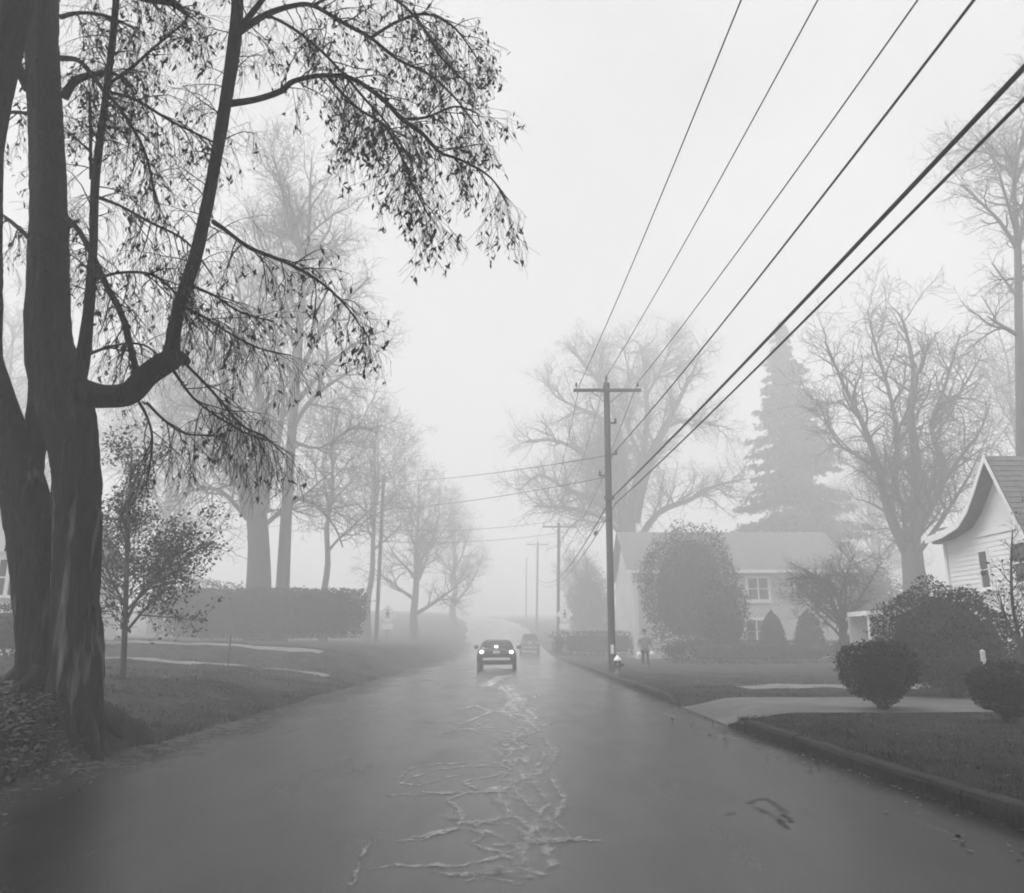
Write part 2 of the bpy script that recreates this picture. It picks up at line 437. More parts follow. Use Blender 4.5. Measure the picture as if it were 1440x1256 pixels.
# wet leaves and dirt lying in the gutter
def edge_band(name, m, fx, y0, y1, lift):
    gb = MB(); wear = []; yy = np.arange(y0, y1, .12)
    for y in yy:
        h = float(hill(y)) + lift; a, b_, w = fx(y)
        gb.v += [Vector((b_, y, h)), Vector((a + (b_ - a) * .45, y, h)), Vector((a, y, h))]; wear.extend([0, w * .6, w])
    for i in range(len(yy) - 1): gb.f += [(3*i, 3*i + 1, 3*i + 4, 3*i + 3), (3*i + 1, 3*i + 2, 3*i + 5, 3*i + 4)]
    o = gb.build(name, m); at_ = o.data.attributes.new('wear', 'FLOAT', 'POINT'); at_.data.foreach_set('value', wear); return tag(o, kind='structure')
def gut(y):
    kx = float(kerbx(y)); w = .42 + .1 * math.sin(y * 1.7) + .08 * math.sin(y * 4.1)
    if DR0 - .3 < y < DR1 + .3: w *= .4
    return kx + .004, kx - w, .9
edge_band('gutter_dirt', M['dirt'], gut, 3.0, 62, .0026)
edge_band('verge_soil', M['soil'], lambda y: (-4.95 + float(bend(y)), -3.7 + .25 * math.sin(y * .6) + .15 * math.sin(y * 2.1) + float(bend(y)), 1.0), 3.0, 90, .0029)

# ------------------------------------------------------------------ leaves, bushes, trees
def diamonds(P, A, B):
    n = len(P); V = np.empty((n, 4, 3))
    V[:, 0] = P - A; V[:, 1] = P + B - A * .15; V[:, 2] = P + A; V[:, 3] = P - B - A * .15
    return V.reshape(-1, 3), np.arange(4 * n).reshape(n, 4)
def unit(a): return a / np.maximum(np.linalg.norm(a, axis=1, keepdims=True), 1e-9)
def leafmesh(name, P, L, Wd, rng, m, parent, origin, hang=0.0, var=(.6, 1.3)):
    n = len(P)
    A = rng.normal(size=(n, 3)); A = unit(A)
    if hang: A = unit(A * (1 - hang) + np.array([0, 0, -1.0]) * hang)
    B = unit(np.cross(A, rng.normal(size=(n, 3))))
    s = rng.uniform(var[0], var[1], (n, 1))
    V, Q = diamonds(P - np.array(origin), A * L * .5 * s, B * Wd * .5 * s)
    o = link(name, npmesh(name, V, Q), m, parent); return tag(o, kind='stuff')

def lump(D, seed, amp):
    r = np.random.default_rng(seed); s = np.zeros(len(D))
    for k in range(7):
        w = r.normal(size=3) * (2.0 + k * .9); s += np.sin(D @ w + r.uniform(0, 6)) / (1 + .35 * k)
    return 1 + amp * s / 2.2
def bush(name, label, cat, base, rx, ry, h, n, L, Wd, seed, shape='round', amp=.2, m='yew', group=None, stems=4, corek=.7, z0=.06):
    rng = np.random.default_rng(seed); base = Vector(base)
    root = thing(name, label, cat, base, group)
    def form(D, rad):
        k = lump(D, seed, amp) * rad
        x, y, z = D[:, 0] * k, D[:, 1] * k, D[:, 2] * k
        t = np.clip((z + 1) / 2, 0, 1)
        if shape == 'vase': q = .42 + .62 * np.sqrt(t); x = x * q; y = y * q
        if shape == 'cone': q = 1.25 * np.sqrt(np.clip(1 - t, .0, 1)) + .05; f = np.sqrt(np.maximum(1 - np.minimum(D[:, 2] ** 2, .9), .1)); x = x * q / f * .8; y = y * q / f * .8
        if shape == 'box':
            s = np.maximum(np.maximum(abs(D[:, 0]), abs(D[:, 1])), abs(D[:, 2])); q = .96 / s * .9 + .1
            x, y, z = D[:, 0] * k * q, D[:, 1] * k * q, D[:, 2] * (1 + (k / rad - 1) * .4) * rad * q; t = np.clip((z + 1) / 2, 0, 1.2)
        if shape == 'mound': z = np.where(z < 0, z * .9, z); 
        tt = (z + 1) / 2
        return np.stack([base.x + x * rx, base.y + y * ry, base.z + z0 * h + tt * h * (1 - z0)], 1)
    D = unit(rng.normal(size=(n, 3)))
    rad = np.where(rng.random(n) < .75, rng.uniform(.84, 1.06, n), rng.uniform(.5, .9, n))
    P = form(D, rad)
    leafmesh('foliage', P, L, Wd, rng, M[m], root, base, var=(.4, 1.6))
    # inner body of crossing boughs, so that the leaves do not float
    g = []; 
    for i in range(13):
        for j in range(20):
            a, b_ = math.pi * i / 12, 2 * math.pi * j / 20
            g.append((math.sin(a) * math.cos(b_), math.sin(a) * math.sin(b_), math.cos(a)))
    P2 = form(np.array(g) + 1e-6, np.full(len(g), corek))
    idx = np.arange(260).reshape(13, 20)
    Q = np.stack([idx[:-1], np.roll(idx[:-1], -1, 1), np.roll(idx[1:], -1, 1), idx[1:]], -1).reshape(-1, 4)
    link('bough', npmesh('bough', P2 - np.array(base), Q), M[m], root, smooth=True)
    sr = random.Random(seed)
    tw = MB(); stray = unit(rng.normal(size=(70, 3))); stray[:, 2] = abs(stray[:, 2]) * .8 - .15
    A = form(unit(stray), np.full(70, .7)); B_ = form(unit(stray + rng.normal(size=(70, 3)) * .12), rng.uniform(1.02, 1.22, 70)); tips = []
    for a_, b_ in zip(A, B_):
        a_, b_ = Vector(a_), Vector(b_); tw.tube([a_, a_.lerp(b_, .6) + Vector((0, 0, .02)), b_], [L * .09, L * .07, L * .04], 3, False)
        for q in range(6): t = .5 + .1 * q; tips.append(tuple(a_.lerp(b_, t) + Vector((sr.gauss(0, L * .4), sr.gauss(0, L * .4), sr.gauss(0, L * .4)))))
    tag(tw.build('twigs', M['twig'], root, base), kind='stuff'); leafmesh('foliage', np.array(tips), L, Wd, rng, M[m], root, base)
    for k in range(stems):
        b = MB(); a = sr.uniform(0, 6.28); e = Vector((math.cos(a) * rx * .45, math.sin(a) * ry * .45, h * .55))
        b.tube([base + Vector((math.cos(a) * .06, math.sin(a) * .06, -.1)), base + e * .4 + Vector((0, 0, .05)), base + e], [.035, .028, .012], 5)
        b.build('stem', M['twig'], root, base)
    return root

class Tree:
    def __init__(s, name, label, base, seed, group=None, mt=None, mtw=None):
        s.base = Vector(base); s.rng = random.Random(seed); s.root = thing(name, label, 'tree', s.base, group)
        s.tw = MB(); s.tips = []; s.mt = mt or M['bark_far']; s.mtw = mtw or M['twig']
    def limb(s, pts, rads, name='limb', n=8, wob=None):
        b = MB(); b.tube(pts, rads, n, True, wob); b.build(name, s.mt, s.root, s.base, smooth=True)
    def sprout(s, pts, rads, lvl, P):
        """grow side branches off a polyline; the last level leaves tips for leaves"""
        r = s.rng; m = len(pts)
        if m < 2: return
        cum = [0]
        for i in range(m - 1): cum.append(cum[-1] + (pts[i+1] - pts[i]).length)
        tot = cum[-1]
        if tot < 1e-4: return
        cnt = P['n'][lvl]; cnt = max(1, round(cnt * r.uniform(.75, 1.25) * (tot / P['ref'][lvl]) if P.get('ref') else cnt))
        for k in range(cnt):
            t = P['t0'][lvl] + (1 - P['t0'][lvl]) * ((k + r.random()) / cnt)
            dd = t * tot; i = 0
            while i < m - 2 and cum[i+1] < dd: i += 1
            f = (dd - cum[i]) / max(1e-6, cum[i+1] - cum[i])
            p = pts[i].lerp(pts[i+1], f); rad = rads[i] + (rads[i+1] - rads[i]) * f
            T = (pts[i+1] - pts[i]).normalized()
            N = Vector((r.gauss(0, 1), r.gauss(0, 1), r.gauss(0, 1))); N -= T * N.dot(T)
            if N.length < 1e-3: continue
            N.normalize(); a = math.radians(r.uniform(*P['ang']))
            d = (T * math.cos(a) + N * math.sin(a) + Vector(P['bias'][lvl])).normalized()
            ln = P['len'][lvl] * r.uniform(.55, 1.25) * (1.15 - .5 * t)
            r0 = max(P['rmin'], min(rad * .62, P['rad'][lvl]))
            ns = P['seg'][lvl]; q = [p]; rr = [r0]
            for j in range(ns):
                d = (d + Vector((r.gauss(0, 1), r.gauss(0, 1), r.gauss(0, 1))) * P['wig'] + Vector(P['curl'][lvl])).normalized()
                q.append(q[-1] + d * (ln / ns)); rr.append(max(P['rmin'] * .8, r0 * (1 - .8 * (j + 1) / ns)))
            s.tw.tube(q, rr, 5 if r0 > .04 else (4 if r0 > .02 else 3), False)
            if lvl + 1 < len(P['n']): s.sprout(q, rr, lvl + 1, P)
            if lvl + 1 == len(P['n']) or lvl + 2 == len(P['n']): s.tips.append((q[-1], d)); s.tips.append((q[len(q)//2], d))
    def done(s):
        o = s.tw.build('twigs', s.mtw, s.root, s.base); tag(o, kind='stuff'); return s.root

def trace(lst, d, dd=0.0, bow=0.0, rs=1.0):
    """photo polyline (px, py, width[, depth offset]) -> points and radii"""
    pts, rads = [], []
    n = len(lst)
    for i, q in enumerate(lst):
        t = i / max(1, n - 1)
        off = q[3] if len(q) > 3 else dd * t + bow * math.sin(t * math.pi)
        p = at(q[0], q[1], d + off); pts.append(p); rads.append(q[2] * .5 * mpp(p) * rs)
    return pts, rads
def refine(pts, rads, k=4):
    """Catmull-Rom smoothing"""
    op, orr = [], []
    n = len(pts)
    for i in range(n - 1):
        p0, p1, p2, p3 = pts[max(0, i-1)], pts[i], pts[i+1], pts[min(n-1, i+2)]
        for s in range(k):
            t = s / k
            op.append(.5 * ((2*p1) + (p2-p0)*t + (2*p0-5*p1+4*p2-p3)*t*t + (3*p1-p0-3*p2+p3)*t**3))
            orr.append(rads[i] + (rads[i+1] - rads[i]) * t)
    op.append(pts[-1]); orr.append(rads[-1]); return op, orr

BARE = lambda s=1.0, up=.05: dict(n=[8, 6.5, 5], ref=[5 * s, 2.6 * s, 1.4 * s], t0=[.18, .12, .1], ang=(30, 68), bias=[(0, 0, .12), (0, 0, .05), (0, 0, .03)],
    len=[3.4 * s, 1.8 * s, 1.0 * s], rad=[.085 * s, .04 * s, .018 * s], rmin=.011 * s, seg=[5, 4, 2], wig=.23, curl=[(0, 0, up), (0, 0, up * .6), (0, 0, 0)])

def traced_tree(name, label, d, trunk, limbs, seed, s=1.0, group=None, P=None, root_z=None):
    tp, tr = trace(trunk, d); base = Vector((tp[0].x, tp[0].y, gz(tp[0].x, tp[0].y)))
    T = Tree(name, label, base, seed, group)
    tp[0] = base - Vector((0, 0, .3)); tr[0] *= 1.25
    rp, rr = refine(tp, tr, 4); T.limb(rp, rr, 'trunk', 12)
    P = P or BARE(s); r = random.Random(seed + 1)
    if tr[-1] < .12: T.sprout(rp[len(rp) // 2:], rr[len(rr) // 2:], 0, P)
    for L in limbs:
        lp, lr = refine(*trace(L, d, r.uniform(-.16, .16) * 14 * s, r.uniform(-.8, .8)), 3)
        T.limb(lp, lr, 'limb', 8); T.sprout(lp, lr, 0, P)
    # limbs toward and away from the road that the photograph shows end on
    for k in range(6):
        o = rp[-1 - r.randrange(0, min(5, len(rp) - 1))]; a = math.pi / 2 * (1 if k % 2 else -1) + r.uniform(-.7, .7)
        q = [o]; dr = Vector((math.cos(a) * .8, math.sin(a) * .8, .75)).normalized()
        for j in range(5): dr = (dr + Vector((r.gauss(0, .12), r.gauss(0, .12), .07))).normalized(); q.append(q[-1] + dr * 1.35 * s)
        rr2 = [.16 * s * (1 - .16 * j) for j in range(6)]
        T.limb(q, rr2, 'limb', 7); T.sprout(q, rr2, 0, P)
    return T.done()

def auto_tree(name, label, px, pytop, half, d, seed, group=None, w=14, fork=.35, nl=9, P=None, s=None, pyb=None):
    r = random.Random(seed); top = at(px, pytop, d); base = Vector((top.x, d, gz(top.x, d))); H = top.z - base.z
    hw = half * mpp(at(px, 800, d)); s = s or H / 18
    T = Tree(name, label, base, seed, group); r0 = w * .5 * mpp(at(px, 850, d))
    tp = [base - Vector((0, 0, .3))]; tr = [r0 * 1.3]
    for i in range(1, 8):
        t = i / 7; tp.append(base + Vector((r.gauss(0, .006) * H, r.gauss(0, .006) * H, H * t * .93))); tr.append(max(.02, r0 * (1 - .92 * t)))
    tp, tr = refine(tp, tr, 3); T.limb(tp, tr, 'trunk', 9); P = P or BARE(s)
    T.sprout(tp[len(tp) // 2:], tr[len(tr) // 2:], 0, P)
    for k in range(nl):
        t = fork + (1 - fork) * .75 * k / nl; i = int(t * .93 * (len(tp) - 1)); o = tp[i]
        a = k * 2.4 + r.uniform(-.4, .4); el = math.radians(r.uniform(22, 50) + 20 * t); L = hw * r.uniform(.8, 1.1) * (1.15 - .55 * t) / max(.45, math.cos(el))
        dr = Vector((math.cos(a) * math.cos(el), math.sin(a) * math.cos(el), math.sin(el))); q = [o]
        for j in range(6): dr = (dr + Vector((r.gauss(0, .13), r.gauss(0, .13), .05 + r.gauss(0, .08)))).normalized(); q.append(q[-1] + dr * L / 6)
        rr = [max(.02, tr[i] * .62 * (1 - .15 * j)) for j in range(7)]
        T.limb(q, rr, 'limb', 7); T.sprout(q, rr, 0, P)
    return T.done()

# ---- the big near tree on the left bank
def big_tree():
    D = 10.0
    T = Tree('old_tree', 'massive old tree with several dark stems and drooping leafy twigs on the left bank', (TREE.x, TREE.y, gz(TREE.x, TREE.y)), 11, None, M['bark'], M['twig'])
    r = T.rng
    def flute(seed, amp=.07, ridge=.05, kx=4.2):
        q = random.Random(seed); ph = [q.uniform(0, 6.28) for _ in range(4)]
        def f(an, i, p):
            z = p.z; c, s_ = math.cos(an), math.sin(an)
            lo = .55 * math.sin(4 * an + ph[0] + .5 * math.sin(z * 1.1 + ph[1])) + .45 * math.sin(7 * an + ph[2] + .8 * math.sin(z * 1.7)) - .5
            n = 1 - 2 * abs(noise.noise(Vector((c * kx + seed, s_ * kx, z * 2.8)))) ; m = noise.noise(Vector((c * kx * 2.3, s_ * kx * 2.3 + seed, z * 6.5)))
            kn = max(0, noise.noise(Vector((c * 1.4 + seed * 3, s_ * 1.4, z * 1.3))) - .25)
            return 1 + amp * lo + 1.5 * ridge * (n - .6) + ridge * .5 * m + kn * .22
        return f
    stems = [   # px, py, width, depth offset
        ('trunk', [(66,985,92,.05),(64,940,80,.05),(58,850,72,.05),(46,750,70,.05),(26,660,62,.0),(4,580,46,-.1),(-16,500,36,-.2),(-14,420,34,-.4),(-14,330,32,-.5),(-12,200,34,-.6),(8,80,40,-.7),(26,0,44,-.8),(50,-130,40,-1.0)]),
        ('stem', [(108,990,84,-.12),(106,940,74,-.12),(105,850,68,-.12),(108,750,68,-.1),(106,660,66,-.08),(98,600,74,-.05),(84,550,78,0),(68,480,66,.1),(67,400,58,.15),(68,310,53,.2),(65,200,48,.3),(60,100,46,.4),(58,0,46,.5),(62,-160,42,.6)]),
        ('stem', [(86,990,80,.22),(84,900,74,.22),(80,800,66,.22),(74,725,34,.2),(66,705,10,.18)]),
        ('stem', [(40,700,36,.1),(46,640,34,.1),(56,590,40,.1),(66,540,50,.1),(67,490,40,.1)]),
    ]
    for k, (nm, L) in enumerate(stems):
        tp, tr = trace(L, D, rs=.93); tp[0] = tp[0] - Vector((0, 0, .7)); tr[0] *= 1.12
        p, rr = refine(tp, tr, 14); T.limb(p, rr, nm, 84, flute(k, .06))
    roots = [[(116,945,34,-.2),(134,965,26,-.3),(150,985,16,-.42),(163,998,8,-.5)], [(60,950,40,-.2),(36,972,24,-.35),(14,988,13,-.5),(-6,998,6,-.6)], [(88,955,44,-.2),(84,978,28,-.32),(90,996,16,-.45),(100,1008,6,-.55)], [(40,940,40,0),(6,965,24,.1),(-30,975,12,.2)], [(120,940,30,.2),(150,958,18,.5),(180,964,8,.8)]]
    for k, L in enumerate(roots):
        p, rr = refine(*trace(L, D), 4)
        for j, (q, a) in enumerate(zip(p, rr)):
            t = j / (len(p) - 1); q.z = gz(q.x, q.y) + a * (.35 - .75 * t) + (.12 * (1 - t) ** 3)
        T.limb(p, rr, 'root', 10, flute(k + 20, .1))
    # a broken bark flap on the right edge of the trunk
    p, rr = trace([(134,716,10,-.15),(141,722,9,-.15),(138,760,9,-.15),(134,800,5,-.15)], D); T.limb(p, rr, 'bark_flap', 6)
    limbs = [
        [(96,548,54,0),(122,554,40,-.05),(150,558,34,-.1),(182,553,35,-.15),(206,528,35,-.2),(228,513,34,-.2),(245,505,31,-.2),(256,505,20,-.2),(265,511,9,-.2)],
        [(228,514,26,-.2),(240,500,27,-.2),(243,480,22,-.2),(246,458,20,-.2),(256,420,20,-.2),(275,360,19,-.2),(291,290,18,-.2),(305,215,17,-.2),(318,140,18,-.2),(330,60,19,-.2),(334,0,17,-.2),(330,-60,15,-.2)],
        [(104,545,30,-.1),(114,515,22,-.15),(124,445,16,-.3),(131,350,12,-.4),(134,255,12,-.4),(147,150,10,-.5),(158,60,10,-.6),(166,-30,9,-.6)],
        [(330,52,12,-.2),(344,32,10,-.4),(366,4,8,-.6),(390,-30,6,-.8)],
        [(338,44,11,-.2),(374,21,9,-.1),(410,9,7,0),(440,8,6,.1),(482,32,6,.2),(522,54,5,.3),(560,84,4.5,.4),(602,104,4,.4),(640,138,3,.5),(672,180,2,.5)],
        [(378,22,5,-.2),(412,40,4.5,-.4),(452,72,4.5,-.6),(484,105,4,-.7),(512,138,4,-.8),(545,175,3,-.9),(580,230,2.5,-1)],
        [(322,146,11,-.2),(360,140,9,-.3),(395,128,9,-.4),(413,114,8,-.5),(452,106,7,-.6),(490,109,7,-.6),(518,124,7,-.6),(545,146,7,-.7),(566,168,7,-.7),(596,190,6,-.7),(618,214,5,-.7),(650,226,4,-.8),(690,250,3,-.8),(716,290,2,-.8)],
        [(462,110,5,-.6),(500,150,4.5,-.9),(540,176,4,-1.1),(562,214,3.5,-1.2),(582,262,3,-1.3),(606,310,2,-1.4)],
        [(300,312,8,-.2),(320,326,6.5,-.3),(350,348,6,-.5),(382,361,5.5,-.6),(412,374,5,-.6),(452,398,4,-.7),(486,430,3,-.8),(515,470,2,-.8)],
        [(95,308,9,.1),(112,326,8,.0),(134,368,9,-.3),(150,402,9,-.4),(172,446,9,-.3),(184,490,9,-.2),(192,524,10,-.2)],
        [(128,497,5,-.2),(150,489,4,-.4),(180,483,3.5,-.5),(204,486,3,-.5),(222,499,3,-.4)],
        [(90,136,13,.2),(106,114,12,.0),(132,105,8,-.2),(152,101,6,-.3),(172,110,5,-.4),(188,122,3,-.5)],
        [(86,82,9,.3),(110,85,7,.1),(128,104,7,-.1),(148,130,6,-.2),(168,152,5.5,-.3),(190,186,5,-.4),(205,218,4.5,-.4),(214,256,4,-.5),(218,278,2.5,-.5)],
        [(86,24,8,.4),(112,18,6,.2),(148,22,5,.1),(190,40,3,.0)],
        [(140,-60,30,-1.2),(190,-12,20,-1.3),(238,2,13,-1.4),(256,14,8,-1.5),(268,25,3,-1.5)],
        [(128,252,5,-.4),(127,190,4.5,-.5),(126,130,4,-.5)],
        [(40,128,12,.3),(28,100,14,.1),(14,70,18,-.3)],
        [(44,340,6,.2),(20,315,5,.4),(0,300,4,.6)], [(40,160,6,.3),(16,158,5,.5),(-10,168,4,.6)], [(96,320,7,.2),(110,310,6,0),(128,400,0.1,0)][:2],
        [(138,392,5,-.4),(165,384,4.5,-.5),(205,384,4.5,-.6),(232,398,4,-.7),(262,430,3,-.8),(300,470,2,-.9)],
        [(140,278,5,-.4),(170,290,4.5,-.6),(210,312,4,-.7),(262,340,3.5,-.8),(300,390,2,-.9)],
        [(155,130,5,-.5),(190,140,4.5,-.7),(240,170,4,-.8),(300,200,3,-.9)],
        [(150,120,5,-.5),(185,95,4.5,-.7),(225,60,4,-.8),(262,30,3,-.9)],
        [(196,566,5,-.2),(208,590,4,-.3),(214,616,3.5,-.3),(210,660,2.5,-.4),(205,684,1.5,-.4)],
        [(243,520,5,-.2),(272,560,4,-.4),(312,590,3.5,-.6),(352,612,3,-.8),(388,622,2,-.9)],
        [(262,513,5,-.2),(300,552,4,0),(340,598,3.5,.2),(372,614,3,.3),(400,640,2,.4)],
        [(206,566,5,-.2),(232,592,4,-.1),(262,610,3,0),(312,613,2,.1)],
        [(252,430,5,-.2),(285,445,4,-.4),(325,470,3.5,-.6),(365,490,3,-.8),(410,500,2,-.9)],
        [(262,400,5,-.2),(300,415,4,.1),(340,440,3,.3),(385,452,2,.5)],
        [(520,54,5,.2),(560,30,4.5,0),(600,20,4,-.1),(640,40,3,-.2),(676,90,2,-.3)],
        [(440,8,5,.1),(480,-10,5,-.1),(540,-8,4.5,-.2),(585,25,4,-.3),(620,80,3.5,-.4),(660,120,2,-.5)],
        [(566,168,5,-.7),(600,165,4,-.6),(640,150,3,-.5),(672,160,2,-.4)],
    ]
    P = dict(n=[7, 4.2, 3.6], ref=[1.0, .62, .36], t0=[.18, .1, .1], ang=(25, 70), bias=[(0, 0, -.15), (0, 0, -.35), (0, 0, -.5)],
             len=[.9, .5, .3], rad=[.012, .007, .0042], rmin=.0026, seg=[5, 4, 3], wig=.16, curl=[(0, 0, -.14), (0, 0, -.22), (0, 0, -.2)])
    LP = []
    for k, L in enumerate(limbs):
        p, rr = refine(*trace(L, D, rs=.95), 7 if k < 3 else 5)
        T.limb(p, rr, 'limb' if max(q[2] for q in L) > 9 else 'branch', 30 if k < 3 else 9, flute(k + 40, .04, .06, 2.2) if k < 3 else flute(k + 40, .05, .1, 1.2))
        if k in (0,): continue
        Q = dict(P)
        if k in (1, 2): Q['n'] = [5, 5, 4]; Q['t0'] = [.2, .1, .1]
        m0 = len(T.tips); T.sprout(p, rr, 0, Q); low = min(q[1] for q in L[:2]) > 380; LP += [(.05 if low else .24)] * (len(T.tips) - m0)
    tips = T.tips
    pts = []
    for (q, d), pr in zip(tips, LP):
        if r.random() < pr:
            for j in range(r.choice((1, 2, 2, 3, 4))):
                pts.append((q.x + r.gauss(0, .014), q.y + r.gauss(0, .014), q.z - .032 + r.gauss(0, .014)))
    # rest of the crown, out of view; dense leaves added to shade near fog
    top = []
    for k in range(9):
        a = k * 2.4; c = Vector((-5.4 + 3.6 * math.cos(a), 9 + 3.4 * math.sin(a), 16 + 1.6 * (k % 3)))
        st = at(62, -160, D + .6) if k % 2 else at(50, -130, D - 1.0)
        q = [st, st.lerp(c, .35) + Vector((0, 0, 1.2)), st.lerp(c, .7) + Vector((0, 0, 1.0)), c]; rr0 = [.14, .1, .06, .03]
        q, rr0 = refine(q, rr0, 3); T.limb(q, rr0, 'limb', 7); T.sprout(q, rr0, 0, BARE(.8))
    g = np.random.default_rng(77); Dd = unit(g.normal(size=(36000, 3))) * (g.random((36000, 1)) ** .4)
    Pc = np.array([-5.8, 8.6, 19.4]) + Dd * np.array([6.8, 6.4, 6.0]) * (1 + .2 * np.sin(Dd[:, :1] * 5 + 1) * np.sin(Dd[:, 1:2] * 6))
    leafmesh('foliage', Pc, .32, .16, g, M['leaf'], T.root, T.base)
    o = leafmesh('foliage', np.array(pts), .085, .027, np.random.default_rng(3), M['leaf'], T.root, T.base, hang=.55, var=(.35, 1.45))
    print('big tree leaves', len(pts), 'twig faces', len(T.tw.f))
    return T.done()
big_tree()

def unseen_shade_tree(label, x, y, H, R_, seed, n):  # unseen tree, added so its crown darkens fog and road near the camera
    base = Vector((x, y, gz(x, y))); T = Tree('added_shade_tree', label, base, seed, None, M['bark_far']); r = T.rng
    T.limb([base - Vector((0, 0, .3)), base + Vector((0, 0, H * .4)), base + Vector((r.gauss(0, .2), r.gauss(0, .2), H * .9))], [.42, .3, .05], 'trunk', 14)
    c = base + Vector((0, 0, H * .66))
    for k in range(10):
        a = k * 2.4; o = base + Vector((0, 0, H * (.3 + .045 * k))); e = c + Vector((R_ * .75 * math.cos(a), R_ * .75 * math.sin(a), H * .02 * k))
        q, rr = refine([o, o.lerp(e, .5) + Vector((0, 0, .5)), e], [.15, .09, .03], 4); T.limb(q, rr, 'limb', 7); T.sprout(q, rr, 0, BARE(.8))
    g = np.random.default_rng(seed); Dd = unit(g.normal(size=(n, 3))) * (g.random((n, 1)) ** .4)
    P = np.array(c) + Dd * np.array([R_, R_, H * .33]) * (1 + .2 * np.sin(Dd[:, :1] * 5 + seed) * np.sin(Dd[:, 1:2] * 6))
    leafmesh('foliage', P, .32, .16, g, M['leaf'], T.root, base); T.done()
unseen_shade_tree('unseen leafy tree added right of the camera to shade the near fog', 6.6, -1.5, 19, 7.0, 91, 34000)
unseen_shade_tree('unseen leafy tree added left of the camera to shade the near fog', -8.6, -1.5, 19, 7.2, 92, 34000)

# ---- other trees, left
def sapling():
    base = at(176, 930, 17.5); base.z = gz(base.x, base.y)
    T = Tree('sapling', 'small leafy tree with twiggy crown just behind the massive trunk', base, 21)
    tr, rr = trace([(174,932,9),(176,870,8),(178,800,7),(180,730,5),(184,660,3),(186,630,1.5)], 17.5); tr[0] = base - Vector((0, 0, .1))
    tr, rr = refine(tr, rr, 4); T.limb(tr, rr, 'trunk', 8)
    P = dict(n=[13, 6, 4], ref=[3.2, .9, .5], t0=[.2, .15, .1], ang=(35, 70), bias=[(0, 0, .15), (0, 0, .1), (0, 0, .0)], len=[1.15, .6, .34], rad=[.02, .01, .006], rmin=.005, seg=[5, 3, 2], wig=.15, curl=[(0, 0, .05), (0, 0, 0), (0, 0, 0)])
    T.sprout(tr, rr, 0, P); T.sprout(tr, rr, 0, P)
    for L in ([(175,880,5),(200,830,4),(235,790,3),(268,745,2)], [(176,890,5),(210,850,4),(245,820,2)], [(175,850,4),(150,800,3),(140,750,2)], [(176,860,5),(215,820,4),(250,770,2)]):
        p, q = refine(*trace(L, 17.5, .4), 3); T.limb(p, q, 'branch', 6); T.sprout(p, q, 0, P)
    g = T.rng; pts = [(q.x + g.gauss(0, .07), q.y + g.gauss(0, .07), q.z + g.gauss(0, .07)) for q, d in T.tips for _ in range(2) if g.random() < .6]
    leafmesh('foliage', np.array(pts), .095, .055, np.random.default_rng(5), M['leaf'], T.root, T.base)
    print('sapling leaves', len(pts)); T.done()
sapling()

LG = 'bare trees in the fog left of the road'; RG = 'bare trees in the fog right of the road'
traced_tree('bare_tree', 'thick grey bare tree with forked trunk standing behind the left hedge', 46,
    [(368,840,34),(364,770,30),(358,705,28)],
    [[(350,720,24),(338,650,17),(326,575,12),(302,500,8),(272,430,5),(256,370,2)],
     [(366,720,26),(371,650,18),(372,600,13),(360,530,9),(345,460,6),(330,380,3)],
     [(372,700,10),(388,640,8),(398,570,6),(392,500,4),(380,420,2)],
     [(348,730,8),(310,690,6),(270,690,4),(240,720,2)], [(344,690,8),(300,640,6),(260,610,4),(220,580,2)], [(340,650,8),(285,560,6),(235,500,4),(205,450,2)]], 31, 1.0, LG)
traced_tree('bare_tree', 'tall straight grey bare tree right beside the thick forked trunk', 45,
    [(398,842,18),(404,700,15),(412,590,13),(418,500,14),(424,430,9),(428,380,5),(430,350,3)],
    [[(418,530,9),(450,470,6),(490,420,4),(520,390,2)], [(412,600,8),(440,560,6),(480,530,4),(530,500,2)], [(420,500,9),(395,430,6),(372,360,4),(355,300,2)],
     [(426,420,7),(455,370,5),(480,330,2)], [(414,570,8),(455,520,6),(505,480,4),(540,465,2)], [(416,540,7),(380,470,5),(345,430,3),(320,400,2)], [(405,700,6),(440,708,5),(470,740,3),(482,770,2)], [(422,460,7),(405,400,5),(398,350,3),(390,320,2)], [(410,620,6),(450,630,4),(500,600,3),(530,610,2)]], 32, 1.0, LG)
auto_tree('bare_tree', 'slender bare tree with upright limbs above the middle of the left hedge', 476, 520, 80, 55, 33, LG, 11, .4, 8)
auto_tree('bare_tree', 'slim tall bare tree crowding the lone left pole by the road', 532, 560, 74, 66, 34, LG, 10, .42, 9)
auto_tree('bare_tree', 'low bare tree fading out right of the left road sign', 590, 660, 70, 78, 35, LG, 12, .2, 10)
auto_tree('bare_tree', 'farthest pale bare tree still showing beside the left of the road', 640, 705, 60, 105, 36, LG, 10, .2, 9)
auto_tree('bare_tree', 'pale spreading bare tree seen through the sapling and thick trunk', 262, 470, 110, 72, 37, LG, 18, .25, 11)
auto_tree('bare_tree', 'faint bare tree at far left behind the pale gabled house', 30, 420, 150, 62, 38, LG, 18, .25, 11)
